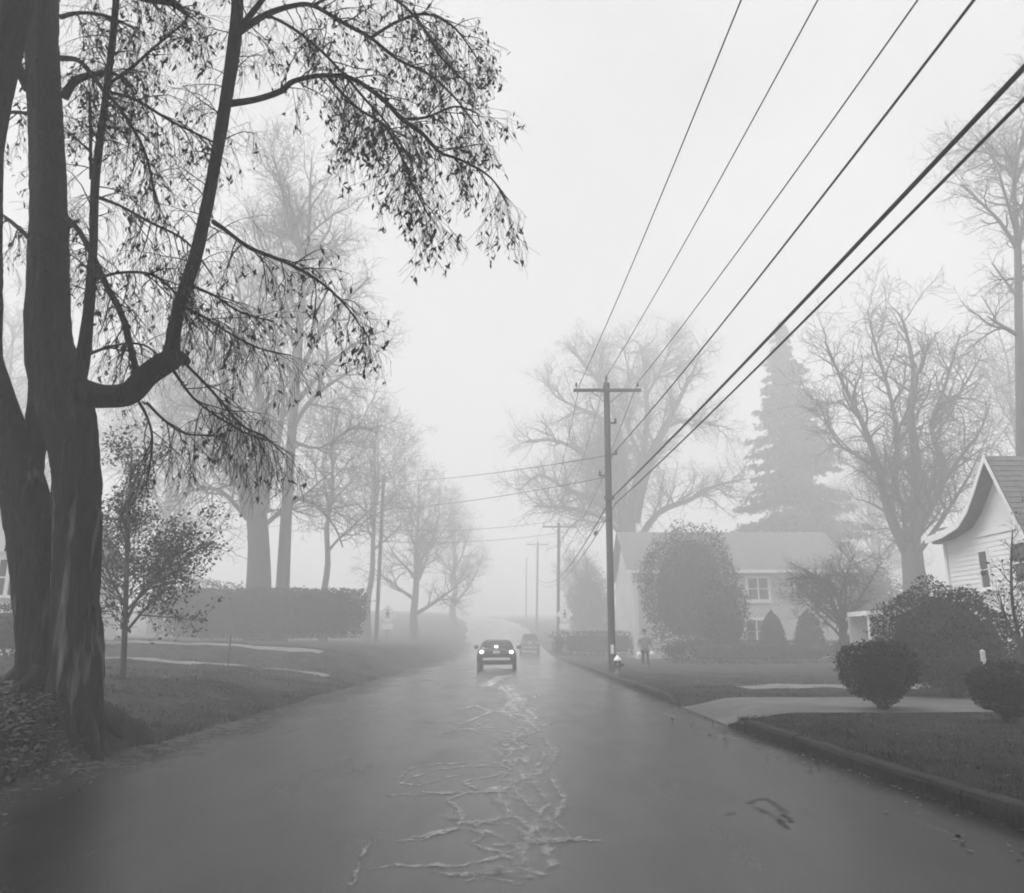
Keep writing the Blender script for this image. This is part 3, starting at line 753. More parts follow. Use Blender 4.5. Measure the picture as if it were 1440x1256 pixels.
# ---- right
traced_tree('bare_tree', 'broad spreading bare oak behind the near utility pole', 72,
    [(888,915,34),(885,810,27),(882,750,26),(880,712,22)],
    [[(876,725,15),(875,660,13),(868,600,10),(855,560,7),(830,520,5),(800,490,3)], [(892,735,17),(901,690,15),(916,640,13),(936,600,10),(956,560,7),(976,520,4),(986,490,2)],
     [(884,715,11),(904,640,9),(910,580,7),(906,520,5),(900,485,2)], [(880,745,11),(840,705,9),(800,690,6),(760,668,4),(730,690,2)], [(876,725,10),(840,655,8),(790,622,5),(742,620,3)],
     [(892,770,11),(925,722,8.5),(970,703,6.5),(1010,682,4.5),(1050,674,2)], [(936,600,7),(970,590,5),(1010,600,3)], [(868,600,7),(830,580,5),(785,560,3),(770,540,2)], [(882,760,8),(850,730,6),(800,715,5),(750,712,2)], [(906,560,6),(930,520,4),(945,480,2)], [(862,580,6),(850,530,4),(842,490,2)], [(900,640,6),(880,590,5),(885,530,3),(875,485,2)]], 41, 1.35, RG, dict(BARE(1.2), n=[10, 8, 5.5], rmin=.013))
traced_tree('bare_tree', 'rounded bare tree with upswept limbs left of the white gabled house', 44,
    [(1292,890,34),(1285,805,29),(1281,765,27)],
    [[(1274,775,17),(1250,720,14),(1236,660,11),(1215,600,8),(1186,540,5),(1160,480,3)], [(1284,770,19),(1291,700,15),(1288,640,13),(1280,580,10),(1285,520,7),(1270,450,3)],
     [(1289,750,13),(1320,690,10),(1326,650,9),(1310,600,7),(1330,540,5),(1350,470,3)], [(1252,724,10),(1262,640,8),(1255,570,6),(1235,500,4),(1220,440,2)], [(1320,690,7),(1346,650,5),(1376,610,3),(1392,570,2)],
     [(1236,660,8),(1205,640,5),(1176,620,3),(1148,560,2)], [(1308,600,6),(1345,560,4),(1380,500,2)]], 42, 1.05, RG)
traced_tree('bare_tree', 'tall dark bare tree rising behind the white house at right', 33,
    [(1440,900,14),(1437,700,13),(1435,560,12),(1433,450,11),(1431,345,9),(1426,275,6),(1428,222,2)],
    [[(1433,472,7),(1408,458,5),(1390,446,2)], [(1430,350,6),(1406,312,5),(1376,282,3.5),(1350,258,1.5)], [(1432,350,6),(1442,300,5),(1452,250,2)], [(1427,320,5),(1410,262,3.5),(1400,228,1.5)], [(1434,400,5),(1460,350,4),(1480,300,2)], [(1432,420,5),(1410,390,3),(1395,370,2)]], 43, .72, RG,
    dict(BARE(.72), n=[7, 5, 5]))
auto_tree('bare_tree', 'thin bare tree between the rounded tree and the tall dark one', 1398, 420, 60, 62, 44, RG, 14, .3, 9)
auto_tree('bare_tree', 'small pale bare tree far behind the grey house roof', 1215, 640, 90, 95, 45, RG, 14, .2, 10)
auto_tree('bare_tree', 'faintest bare tree between the second pole and the near pole', 806, 778, 34, 112, 48, RG, 10, .15, 10)
auto_tree('bare_tree', 'bushy low tree behind the second pole at the right roadside', 825, 775, 42, 82, 46, RG, 12, .1, 12)
traced_tree('ornamental_tree', 'little bare tree with forked trunk on lawn before the grey house', 34,
    [(1186,935,13),(1186,900,11),(1184,880,10)], [[(1184,884,8),(1172,850,6),(1160,820,4),(1130,800,2)], [(1186,880,8),(1178,840,6),(1150,812,4),(1105,815,2)], [(1186,890,7),(1205,850,5),(1225,815,3),(1240,790,2)], [(1180,850,5),(1188,815,4),(1200,780,2)]], 47, .4, None, BARE(.42))

def twiggy():
    base = at(1432, 962, 15.5); base.z = gz(base.x, base.y)
    T = Tree('shrub_tree', 'twiggy small leaning tree with sparse leaves at the right edge of the lawn', base, 51)
    P = dict(n=[6, 4, 3], ref=[1.6, .7, .4], t0=[.2, .15, .1], ang=(30, 60), bias=[(0, 0, .25), (0, 0, .1), (0, 0, .0)], len=[.75, .4, .24], rad=[.014, .008, .005], rmin=.004, seg=[5, 3, 2], wig=.18, curl=[(0, 0, .04), (0, 0, 0), (0, 0, 0)])
    for L in ([(1442,965,8),(1434,905,6),(1424,850,4.5),(1422,790,3),(1424,745,1.5)], [(1440,960,7),(1442,880,5),(1446,800,3),(1442,740,2)], [(1436,960,8),(1450,880,6),(1462,800,4),(1466,740,2)], [(1434,905,4),(1415,870,3),(1404,830,1.5)]):
        p, q = refine(*trace(L, 15.5, .3), 4); p[0].z -= .1
        T.limb(p, q, 'trunk' if L[0][2] == 10 else 'branch', 7); T.sprout(p, q, 0, P)
    g = T.rng; pts = [(q.x + g.gauss(0, .05), q.y + g.gauss(0, .05), q.z + g.gauss(0, .05)) for q, d in T.tips if g.random() < .35]
    leafmesh('foliage', np.array(pts), .085, .045, np.random.default_rng(6), M['leaf'], T.root, T.base); T.done()
twiggy()

def spruce(px, pytop, half, d, seed):
    rng = np.random.default_rng(seed); r = random.Random(seed)
    top = at(px, pytop, d); base = Vector((top.x, d, gz(top.x, d))); H = top.z - base.z; hw = half * mpp(at(px, 760, d))
    T = Tree('spruce_tree', 'tall pointed dark spruce behind the grey house roof', base, seed)
    T.limb([base - Vector((0, 0, .3)), base + Vector((0, 0, H * .5)), base + Vector((0, 0, H))], [.38, .22, .03], 'trunk', 10)
    P, A, B = [], [], []
    z = H * .06
    while z < H * .985:
        t = z / H; L0 = hw * (1 - t) ** .8 * 1.05 + .25
        for k in range(8):
            a = r.uniform(0, 6.28); L = L0 * r.uniform(.55, 1.15); dr = Vector((math.cos(a), math.sin(a), .12)); o = base + Vector((0, 0, z + r.uniform(-.3, .3)))
            q = [o]
            for j in range(5): dr = (dr + Vector((r.gauss(0, .05), r.gauss(0, .05), -.15 if j < 3 else .12))).normalized(); q.append(q[-1] + dr * L / 5)
            T.tw.tube(q, [.05, .042, .034, .026, .018, .01], 3, False)
            n = int(22 * L) + 10
            for _ in range(n):
                s = r.random() ** .7 * 4.999; i = int(s); p = q[i].lerp(q[i+1], s - i)
                side = Vector((-math.sin(a), math.cos(a), 0)) * r.gauss(0, .16 * L * (1 - s / 7))
                pp = p + side + Vector((0, 0, r.gauss(-.1, .14))); P.append(pp - base)
                A.append((math.cos(a) * .3 + r.gauss(0, .25), math.sin(a) * .3 + r.gauss(0, .25), -.25 + r.gauss(0, .2)))
        z += .42 + .1 * t
    P = np.array(P); A = unit(np.array(A)); Bv = unit(np.cross(A, rng.normal(size=A.shape))); s = rng.uniform(.6, 1.3, (len(P), 1))
    Vv, Q = diamonds(P, A * .3 * s, Bv * .1 * s)
    tag(link('foliage', npmesh('foliage', Vv, Q), M['needle'], T.root), kind='stuff'); print('spruce', len(P))
    T.done()
spruce(1097, 452, 118, 76, 61)

# ------------------------------------------------------------------ hedges and shrubs
def gpt(px, py, d):
    p = at(px, py, d); p.z = gz(p.x, p.y); return p
p = gpt(376, 890, 42)
bush('hedge', 'long tall clipped hedge on the left lawn beyond the pale paths', 'hedge', p, 5.05, 1.2, (at(378, 828, 42).z - p.z) , 26000, .12, .065, 71, 'box', .07, stems=6, corek=.87)
p = gpt(285, 890, 46); bush('shrub', 'loose shrub behind the left hedge below the thick tree', 'shrub', p, 3.1, 1.7, at(285, 815, 46).z - p.z, 4500, .13, .07, 73, 'round', .25)
p = gpt(1240, 982, 14.6)
bush('shrub', 'dark vase-shaped clipped shrub standing at the driveway edge', 'shrub', p, .78, .76, at(1240, 898, 14.6).z - p.z, 9500, .05, .028, 74, 'vase', .17)
p = gpt(1418, 1006, 12.4)
bush('shrub', 'blackest small flared shrub in front at the right edge', 'shrub', p, .6, .6, at(1418, 930, 12.4).z - p.z, 7500, .045, .026, 75, 'vase', .17)
p = gpt(1338, 960, 18.3)
bush('weeping_shrub', 'wide dark mounded weeping shrub before the white gabled house', 'shrub', p, 1.42, 1.3, at(1338, 822, 18.3).z - p.z, 17000, .07, .03, 76, 'mound', .22, stems=5)
p = gpt(1345, 962, 17.4); bush('shrub', 'low dark skirt of shrub spreading under the weeping mound', 'shrub', p, 1.35, .8, 1.4, 8000, .06, .03, 77, 'mound', .15)
p = gpt(978, 925, 47)
bush('yew_tree', 'huge rounded dark evergreen hiding the middle of the grey house', 'tree', p, 3.0, 2.7, at(978, 742, 47).z - p.z, 16000, .15, .08, 78, 'round', .16, stems=3)
p = gpt(1015, 925, 42); bush('shrub', 'dark evergreen shoulder on the right flank of the huge evergreen', 'shrub', p, 1.5, 1.3, at(1015, 822, 42).z - p.z, 5000, .13, .07, 79, 'round', .2)
p = gpt(1090, 935, 42); bush('conical_shrub', 'narrow pointed evergreen under the paired windows of the grey house', 'shrub', p, .85, .8, at(1090, 862, 42).z - p.z, 4500, .1, .05, 80, 'cone', .08, group='pointed evergreens by the grey house')
p = gpt(1142, 935, 42); bush('conical_shrub', 'pointed evergreen next to the little forked bare tree', 'shrub', p, .95, .9, at(1142, 860, 42).z - p.z, 4500, .1, .05, 81, 'cone', .08, group='pointed evergreens by the grey house')
p = gpt(1070, 936, 40); bush('hedge', 'low dark foundation hedge running along the grey house', 'hedge', p, 4.6, .6, 1.15, 9000, .1, .05, 82, 'box', .12)
p = gpt(840, 925, 56); bush('hedge', 'hazy low hedge on the right verge behind the near pole', 'hedge', p, 3.2, .8, at(840, 888, 56).z - p.z, 5000, .13, .07, 83, 'box', .12)
p = gpt(830, 920, 84); bush('shrub', 'pale grey clump of evergreen just right of the second pole', 'shrub', p, 2.3, 2, at(826, 800, 76).z - p.z, 5000, .18, .1, 84, 'round', .25)
p = gpt(1216, 930, 36); bush('shrub', 'medium shrub between the vase-shaped shrub and the little forked tree', 'shrub', p, 1.3, 1.0, 1.6, 4000, .1, .05, 85, 'round', .2)
p = gpt(20, 915, 22); bush('hedge', 'dark low hedge at the left edge before the pale gabled house', 'hedge', p, 2.2, .6, at(20, 850, 22).z - p.z, 5000, .08, .045, 86, 'box', .12)
p = gpt(1130, 790, 60); bush('shrub', 'pale evergreen mass behind the right end of the grey house', 'shrub', gpt(1215, 900, 56), 3.2, 2.4, 6.6, 7000, .2, .1, 87, 'round', .22)

# ------------------------------------------------------------------ houses
def courses(b, a, c, up, n, thick, lip):
    """overlapping boards or shingle courses between the low edge a-c and the high edge along up"""
    a, c, up = Vector(a), Vector(c), Vector(up); nr = (c - a).cross(up).normalized()
    for i in range(n):
        o0 = up * (i / n); o1 = up * ((i + 1.08) / n)
        q = [a + o0 + nr * lip, c + o0 + nr * lip, c + o1 + nr * .004, a + o1 + nr * .004]
        b.poly(q, nr * -thick)
def window(root, org, c, ux, w, h, nrm, panes=(1, 2), name='window', fr=.09):
    """frame proud of the wall with glass panes set in"""
    ux, nrm = Vector(ux), Vector(nrm); uz = Vector((0, 0, 1)); c = Vector(c)
    Mx = Matrix.Identity(4)
    for i in range(3): Mx[i][0], Mx[i][1], Mx[i][2], Mx[i][3] = ux[i], nrm[i], uz[i], c[i]
    b = MB()
    b.box((-w/2 - fr, 0, -h/2 - fr), (-w/2, .06, h/2 + fr), Mx); b.box((w/2, 0, -h/2 - fr), (w/2 + fr, .06, h/2 + fr), Mx)
    b.box((-w/2, 0, h/2), (w/2, .065, h/2 + fr), Mx); b.box((-w/2 - fr - .04, 0, -h/2 - fr - .05), (w/2 + fr + .04, .11, -h/2 - fr), Mx)
    b.box((-w/2, 0, -h/2 - fr), (w/2, .058, -h/2), Mx)
    for i in range(1, panes[0]): x = -w/2 + w * i / panes[0]; b.box((x - .05, 0, -h/2), (x + .05, .052, h/2), Mx)
    for i in range(1, panes[1]): z = -h/2 + h * i / panes[1]; b.box((-w/2, 0, z - .025), (w/2, .048, z + .025), Mx)
    f = b.build(name, M['white'], root, org)
    for i in range(panes[0]):
        for j in range(panes[1]):
            g = MB(); g.box((-w/2 + w*i/panes[0] + .002, .005, -h/2 + h*j/panes[1] + .002), (-w/2 + w*(i+1)/panes[0] - .002, .02 + .012 * j, -h/2 + h*(j+1)/panes[1] - .002), Mx)
            g.build('pane', M['glass'], f, org)
    return f

def white_house():
    x0, x1 = 14.88, 25.0; base = Vector((x0, 24, gz(x0, 24)))
    R = thing('white_house', 'white house with steep swooping front gable behind the dark weeping shrub', 'house', base)
    pk = (23.3, 6.75); z0 = base.z - .2
    prof = [(27.3, 4.72), (26.2, 4.78), (25.2, 4.98), (24.6, 5.35), (24.1, 5.85), pk]      # swooping far side
    right = [pk, (22.25, 4.62), (21.9, 3.95)]
    # gable wall and side walls
    b = MB(); wall = [(22.3, z0), (27.0, z0), (27.0, 4.62)] + [(y, z - .12) for y, z in prof[1:-1]] + [(pk[0], pk[1] - .18), (22.3, 4.6)]
    b.poly([(x0, y, z) for y, z in wall], Vector((.2, 0, 0))); b.build('wall', M['siding'], R, base)
    b = MB(); b.box((x0 + .2, 22.3, z0), (x1, 22.5, 4.5)); b.build('wall', M['siding'], R, base)
    b = MB(); courses(b, (x0 - .01, 27.0, z0 + .3), (x0 - .01, 22.3, z0 + .3), (0, 0, 4.2), 28, .012, .018); tag(b.build('siding', M['siding'], R, base), kind='stuff')
    b = MB(); courses(b, (x0, 22.29, z0 + .3), (x1, 22.29, z0 + .3), (0, 0, 4.2), 28, .012, .018); tag(b.build('siding', M['siding'], R, base), kind='stuff')
    # roof slabs
    xo = x0 - .45
    def slab(pr, name):
        s = MB()
        for (ya, za), (yb, zb) in zip(pr[:-1], pr[1:]):
            k = len(s.v); n = Vector((0, -(zb - za), (yb - ya))).normalized()
            if n.z < 0: n = -n
            s.poly([(xo, ya, za), (x1, ya, za), (x1, yb, zb), (xo, yb, zb)], n * .09)
        return s.build(name, M['shingle'], R, base)
    rf = slab(prof, 'roof'); slab(right, 'roof')
    # shingle courses, one object each on the slope that faces the road
    L = [Vector((0, y, z)) for y, z in right]; a, c = L[2], L[0]
    for i in range(16):
        t0, t1 = i / 16, (i + 1.12) / 16
        s = MB(); n = Vector((0, -(c - a).z, (c - a).y)).normalized(); n = n if n.z > 0 else -n
        p0, p1 = a.lerp(c, t0) + n * .12, a.lerp(c, min(1, t1)) + n * .1
        s.poly([(xo - .01, p0.y, p0.z), (x1, p0.y, p0.z), (x1, p1.y, p1.z), (xo - .01, p1.y, p1.z)], n * -.016)
        s.build('shingle_course', M['shingle'], R, base)
    # bargeboards along the gable edge
    for pr in (prof, right):
        s = MB()
        for (ya, za), (yb, zb) in zip(pr[:-1], pr[1:]):
            s.poly([(xo - .03, ya, za - .12), (xo - .03, yb, zb - .12), (xo - .03, yb, zb + .1), (xo - .03, ya, za + .1)], Vector((.03, 0, 0)))
        s.build('bargeboard', M['siding'], R, base)
    s = MB(); s.box((x0 - .04, 22.25, 4.52), (x0 - .005, 25.0, 4.66)); s.build('trim_board', M['white'], R, base)
    s = MB(); s.box((x0 - .2, 27.3, 4.6), (x1, 27.42, 4.76)); s.build('gutter', M['white'], R, base)
    for yy, w, h, z in ((22.95, .62, 1.1, 3.55), (24.75, .42, 1.1, 3.5)):
        window(R, base, (x0 - .01, yy, z), (0, -1, 0), w, h, (-1, 0, 0), (1, 2), fr=.08)
    window(R, base, (x0 + 2.2, 22.28, 3.4), (1, 0, 0), .9, 1.2, (0, -1, 0), (2, 2))
    s = MB(); s.tube([Vector((x0 - .06, 26.85, 4.6)), Vector((x0 - .06, 26.85, z0 + .3))], .05, 8); s.build('downpipe', M['white'], R, base)
    # small porch gable on the near side
    s = MB(); xa, xb, yf = 15.15, 18.0, 21.2; zc, zt = 4.55, 5.45; xm = (xa + xb) / 2
    s.poly([(xa, yf, zc), (xm, yf, zt), (xm, 22.6, zt), (xa, 22.6, zc)], Vector((-.03, 0, .09))); s.poly([(xm, yf, zt), (xb, yf, zc), (xb, 22.6, zc), (xm, 22.6, zt)], Vector((.03, 0, .09)))
    s.build('porch_roof', M['shingle'], R, base)
    s = MB(); s.poly([(xa + .1, yf + .12, zc - .02), (xb - .1, yf + .12, zc - .02), (xm, yf + .12, zt - .06)], Vector((0, .08, 0))); s.box((xa, yf + .02, zc - .2), (xb, yf + .3, zc - .03)); s.build('porch_gable', M['white'], R, base)
    for x in (xa + .2, xb - .2):
        s = MB(); s.box((x - .08, yf + .08, z0), (x + .08, yf + .24, zc - .2)); s.build('porch_post', M['white'], R, base)
    s = MB(); s.box((xa, yf, z0), (xb, 22.3, z0 + .45)); s.build('porch_floor', M['concrete'], R, base)
white_house()

def grey_house():
    xa, xb, ya, yb, ze, zr = 8.3, 23.0, 54.0, 63.5, 5.9, 9.1; base = Vector((15, 54, gz(15, 54))); z0 = base.z - .2
    R = thing('grey_house', 'two-storey grey house with paired white windows behind the huge evergreen', 'house', base)
    b = MB(); b.box((xa, ya, z0), (xb, ya + .25, ze)); b.build('wall', M['stucco'], R, base)
    b = MB(); b.box((xa, ya + .25, z0), (xa + .25, yb, ze)); b.build('wall', M['stucco'], R, base)
    b = MB(); b.box((xb - .25, ya + .25, z0), (xb, yb, ze)); b.build('wall', M['stucco'], R, base)
    for x in (xa, xb - .25):
        b = MB(); b.poly([(x, ya + .1, ze), (x, yb, ze), (x, (ya + yb) / 2, zr - .15)], Vector((.25, 0, 0))); b.build('gable', M['stucco'], R, base)
    ym = (ya + yb) / 2; e = .45
    b = MB(); b.poly([(xa - e, ya - e, ze - .05), (xb + e, ya - e, ze - .05), (xb + e, ym, zr), (xa - e, ym, zr)], Vector((0, -.05, .12))); rf = b.build('roof', M['shingle'], R, base)
    b = MB(); b.poly([(xa - e, ym, zr), (xb + e, ym, zr), (xb + e, yb + e, ze - .05), (xa - e, yb + e, ze - .05)], Vector((0, .05, .12))); b.build('roof', M['shingle'], R, base)
    b = MB(); b.box((xa - e, ya - e - .1, ze - .14), (xb + e, ya - e - .02, ze + .06)); b.build('gutter', M['white'], R, base)
    for x in (13.2, ):
        b = None
    wx = at(1066, 828, 54); window(R, base, (wx.x, ya - .01, wx.z), (1, 0, 0), 1.3, 1.4, (0, -1, 0), (2, 2), fr=.2)
    wx = at(1064, 888, 54); window(R, base, (wx.x, ya - .01, wx.z), (1, 0, 0), 1.3, 1.45, (0, -1, 0), (2, 2), fr=.2)
    wx = at(902, 838, 54); b = MB(); b.box((xa - .03, ya - .05, z0), (xa + .25, ya - .004, ze - .2)); b.build('corner_board', M['siding'], R, base)
    for px, py in ((1128, 830), (1168, 830), (945, 830)):
        wx = at(px, py, 54); window(R, base, (wx.x, ya - .01, wx.z), (1, 0, 0), .9, 1.1, (0, -1, 0), (1, 2), fr=.08)
grey_house()

def porch():
    d = 31; base = gpt(1256, 920, d); R = thing('porch', 'small white columned porch glimpsed left of the weeping shrub', 'porch', base)
    zt = at(1240, 862, d).z; w = 1.7
    s = MB(); s.box((base.x - w/2, d, zt - .1), (base.x + w/2, d + 1.8, zt + .08)); s.build('roof', M['siding'], R, base)
    s = MB(); s.box((base.x - w/2, d, base.z - .1), (base.x + w/2, d + 1.8, base.z + .35)); s.build('floor', M['concrete'], R, base)
    for k in range(4):
        x = base.x - w/2 + .12 + k * (w - .24) / 3; s = MB(); s.lathe([(.075, 0), (.07, .1), (.06, zt - .1 - base.z - .45), (.08, zt - .1 - base.z - .35)], 10, Matrix.Translation((x, d + .15, base.z + .35))); s.build('column', M['white'], R, base, smooth=True)
    s = MB(); s.box((base.x - w/2, d + 1.7, base.z + .35), (base.x + w/2, d + 1.8, zt - .1)); s.build('wall', M['stucco'], R, base)
porch()

def left_house():
    d = 27; base = gpt(-40, 900, d); R = thing('pale_house', 'pale gabled house at the left edge behind the massive trunk', 'house', base)
    x0 = base.x - 5; x1 = at(30, 800, d).x; ze = at(0, 770, d).z; zp = at(0, 690, d).z; xm = x1 - 1.3; z0 = base.z - .3
    s = MB(); s.box((x0, d, z0), (x1, d + 7, ze)); s.build('wall', M['siding'], R, base)
    s = MB(); s.poly([(x1 - 2.6, d - .06, ze), (x1, d - .06, ze), (xm, d - .06, zp - .1)], Vector((0, .3, 0))); s.build('gable', M['siding'], R, base)
    for sx in (-1, 1):
        s = MB(); s.poly([(xm, d - .4, zp), (xm + sx * 1.6, d - .4, ze - .25), (xm + sx * 1.6, d + 7, ze - .25), (xm, d + 7, zp)], Vector((0, 0, .12))); s.build('roof', M['shingle'], R, base)
    s = MB(); s.poly([(x0, d - .3, ze), (x1 - 1.5, d - .3, ze), (x1 - 1.5, d + 3.5, zp - .2), (x0, d + 3.5, zp - .2)], Vector((0, 0, .12))); s.build('roof', M['shingle'], R, base)
    s = MB(); s.box((x0, d - .12, ze - .16), (x1 + .1, d - .01, ze)); s.build('trim_board', M['white'], R, base)
    for px in (4, 20):
        w = at(px, 812, d); window(R, base, (w.x, d - .01, w.z), (1, 0, 0), .26, 1.2, (0, -1, 0), (1, 2), fr=.06)
left_house()

# ------------------------------------------------------------------ utility poles and wires
def utility_pole(label, bx, d, tx, zt, arm=2.8, r=.145, extras=False, pins=True, group='wooden utility poles', base_z=None):
    base = Vector((bx, d, gz(bx, d))); R = thing('utility_pole', label, 'utility pole', base, group)
    top = Vector((tx, d, zt)); ax = (top - base)
    def on(z): t = (z - base.z) / (zt - base.z); return base + ax * t
    s = MB(); n = 14
    s.tube([base + ax * t for t in [-.03] + [i / n for i in range(n + 1)]], [r] + [r * (1 - .12 * i / n) * (1 + .012 * math.sin(i * 2.1)) for i in range(n + 1)], 14)
    s.build('pole', M['pole'], R, base, smooth=False)
    if arm:
        c = on(zt - .38); c = c + Vector((0, -r - .05, 0))
        s = MB(); s.box((c.x - arm/2, c.y - .05, c.z - .065), (c.x + arm/2, c.y + .05, c.z + .065)); ca = s.build('crossarm', M['pole'], R, base, bevel=.01)
        for sx in (-1, 1):
            s = MB(); s.tube([c + Vector((sx * .72, -.06, -.03)), c + Vector((0, -.03, -.62))], .018, 5); s.build('brace', M['iron'], R, base)
            s = MB(); s.lathe([(.012, 0), (.012, .12), (.05, .12), (.055, .17), (.035, .19), (.05, .22), (.03, .27), (.0, .28)], 10, Matrix.Translation(c + Vector((sx * (arm/2 - .12), 0, .06)))); s.build('insulator', M['iron'], R, base, smooth=True)
        s = MB(); s.lathe([(.02, -.25), (.02, .16), (.05, .18), (.055, .24), (.035, .26), (.05, .3), (.02, .36)], 10, Matrix.Translation(top)); s.build('insulator', M['iron'], R, base, smooth=True)
    if extras:
        for z, sx in ((8.8, 1), (10.15, 1), (7.9, -1)):
            p = on(z); s = MB(); s.box((p.x + sx * r * .8 - .02, p.y - .05, p.z - .02), (p.x + sx * (r + .22) * 1.0 + .02, p.y + .05, p.z + .03)) if sx > 0 else s.box((p.x - r - .22, p.y - .05, p.z - .02), (p.x - r * .8, p.y + .05, p.z + .03))
            b = s.build('bracket', M['iron'], R, base)
            s = MB(); s.lathe([(.03, -.02), (.055, .02), (.045, .1), (.055, .16), (.02, .22)], 8, Matrix.Translation(p + Vector((sx * (r + .2), 0, 0)))); s.build('insulator', M['iron'], b, base, smooth=True)
        s = MB(); p = on(9.4); s.tube([on(z) + Vector((r * .55, -r * .85, 0)) for z in np.linspace(base.z, 11.0, 12)], .02, 5); s.build('ground_wire', M['wire'], R, base)
        p = on(at(858, 913, d).z); s = MB(); s.box((p.x - .06, p.y - r - .02, p.z - .17), (p.x + .06, p.y - r - .004, p.z + .17)); s.build('reflector_plate', M['sign'], R, base, bevel=.005)
        p = on(7.0); s = MB(); s.box((p.x - .2, p.y - r - .12, p.z - .12), (p.x + .2, p.y - r - .01, p.z + .02)); s.build('cable_clamp', M['iron'], R, base)
    return R
P1D, P2D, P3D, P4D = 31.5, 68.0, 103.0, 140.0
utility_pole('nearest tall wooden utility pole with crossarm beside the hydrant', 3.88, P1D, 4.0, 11.9, 2.82, extras=True)
utility_pole('second wooden utility pole beside the right-hand road sign', 3.86, P2D, 4.1, 11.3, 2.9)
utility_pole('third hazy utility pole with crossarm up the road', 3.15, P3D, 3.4, 13.9, 2.9)
utility_pole('faintest utility pole, a bare stick deepest in the fog', 2.45, P4D, 2.6, 15.5, 0)
LD = 60
lp = at(538, 668, LD)
utility_pole('lone pole without crossarm left of the road among bare trees', lp.x, LD, lp.x + .1, lp.z, 0, .15)

def wire(label, spans, r, name='overhead_wire'):
    o = Vector(spans[0][0]); s = MB(); pts = []
    for a, b, sag in spans:
        a, b = Vector(a), Vector(b); n = 26
        for i in range(n + 1):
            if pts and i == 0: continue
            t = i / n; p = a.lerp(b, t); p.z -= 4 * sag * t * (1 - t); pts.append(p)
    s.tube(pts, r, 7); ob = s.build(name, M['wire'], None, o, smooth=True); tag(ob, label, 'wire', 'overhead wires'); return ob
wire('thin wire from left end of the crossarms, leftmost over the road', [((4.3,-5,11.75),(2.85,P1D-.2,11.8),.45), ((2.85,P1D-.2,11.8),(2.85,P2D-.2,11.25),.7), ((2.85,P2D-.2,11.25),(2.15,P3D-.2,13.85),.6)], .014)
wire('thin wire from the pole-top pin, second from left over the road', [((6.0,-5,12.3),(4.0,P1D,12.2),.5), ((4.0,P1D,12.2),(4.1,P2D,11.6),.7), ((4.1,P2D,11.6),(3.4,P3D,14.2),.6)], .014)
wire('thin wire from right end of the crossarms', [((7.46,-5,11.75),(5.25,P1D-.2,11.8),.45), ((5.25,P1D-.2,11.8),(5.4,P2D-.2,11.25),.7), ((5.4,P2D-.2,11.25),(4.7,P3D-.2,13.85),.6)], .016)
wire('medium dark wire clamped below the crossarm of the near pole', [((5.85,-5,8.8),(4.2,P1D-.15,8.85),.4), ((4.2,P1D-.15,8.85),(4.25,P2D,8.2),.3)], .019)
wire('thickest black cable bundle, upper of the two low lines', [((5.45,-5,6.92),(4.0,P1D-.2,6.9),.17), ((4.0,P1D-.2,6.9),(4.1,P2D-.2,6.6),.3), ((4.1,P2D-.2,6.6),(3.2,P3D,9.2),.6)], .03, 'cable')
wire('thick black cable, lower of the two low lines', [((5.5,-5,6.74),(4.2,P1D-.2,6.72),.2), ((4.2,P1D-.2,6.72),(4.2,P2D-.2,6.2),.3), ((4.2,P2D-.2,6.2),(3.2,P3D,8.8),.6)], .021, 'cable')
bx = at(838, 750, 38); s = MB(); s.lathe([(.02, -.35), (.09, -.28), (.1, 0), (.09, .28), (.02, .35)], 10, Matrix.Translation(bx) @ Matrix.Rotation(math.pi / 2, 4, 'X'))
ob = s.build('splice_case', M['iron'], None, bx, smooth=True)
tag(ob, 'dark splice case hung on the low cables just past the near pole', 'splice case')
for z1, py, lab in ((8.75, 678, 'uppermost line crossing the road toward the lone left pole'), (7.85, 716, 'second line down crossing the road toward the lone left pole')):
    z = at(538, py, LD).z; wire(lab, [((3.9, P1D, z1), (lp.x, LD, z), .25), ((lp.x, LD, z), (lp.x - 16, LD + 8, z - .6), .3)], .016)
for z1, py, lab in ((11.5, 746, 'third line down, crossing from the second pole to the lone pole'), (10.4, 762, 'lowest line crossing from the second pole to the lone pole')):
    z = at(538, py, LD).z; wire(lab, [((4.05, P2D, z1), (lp.x, LD, z), .35)], .018)

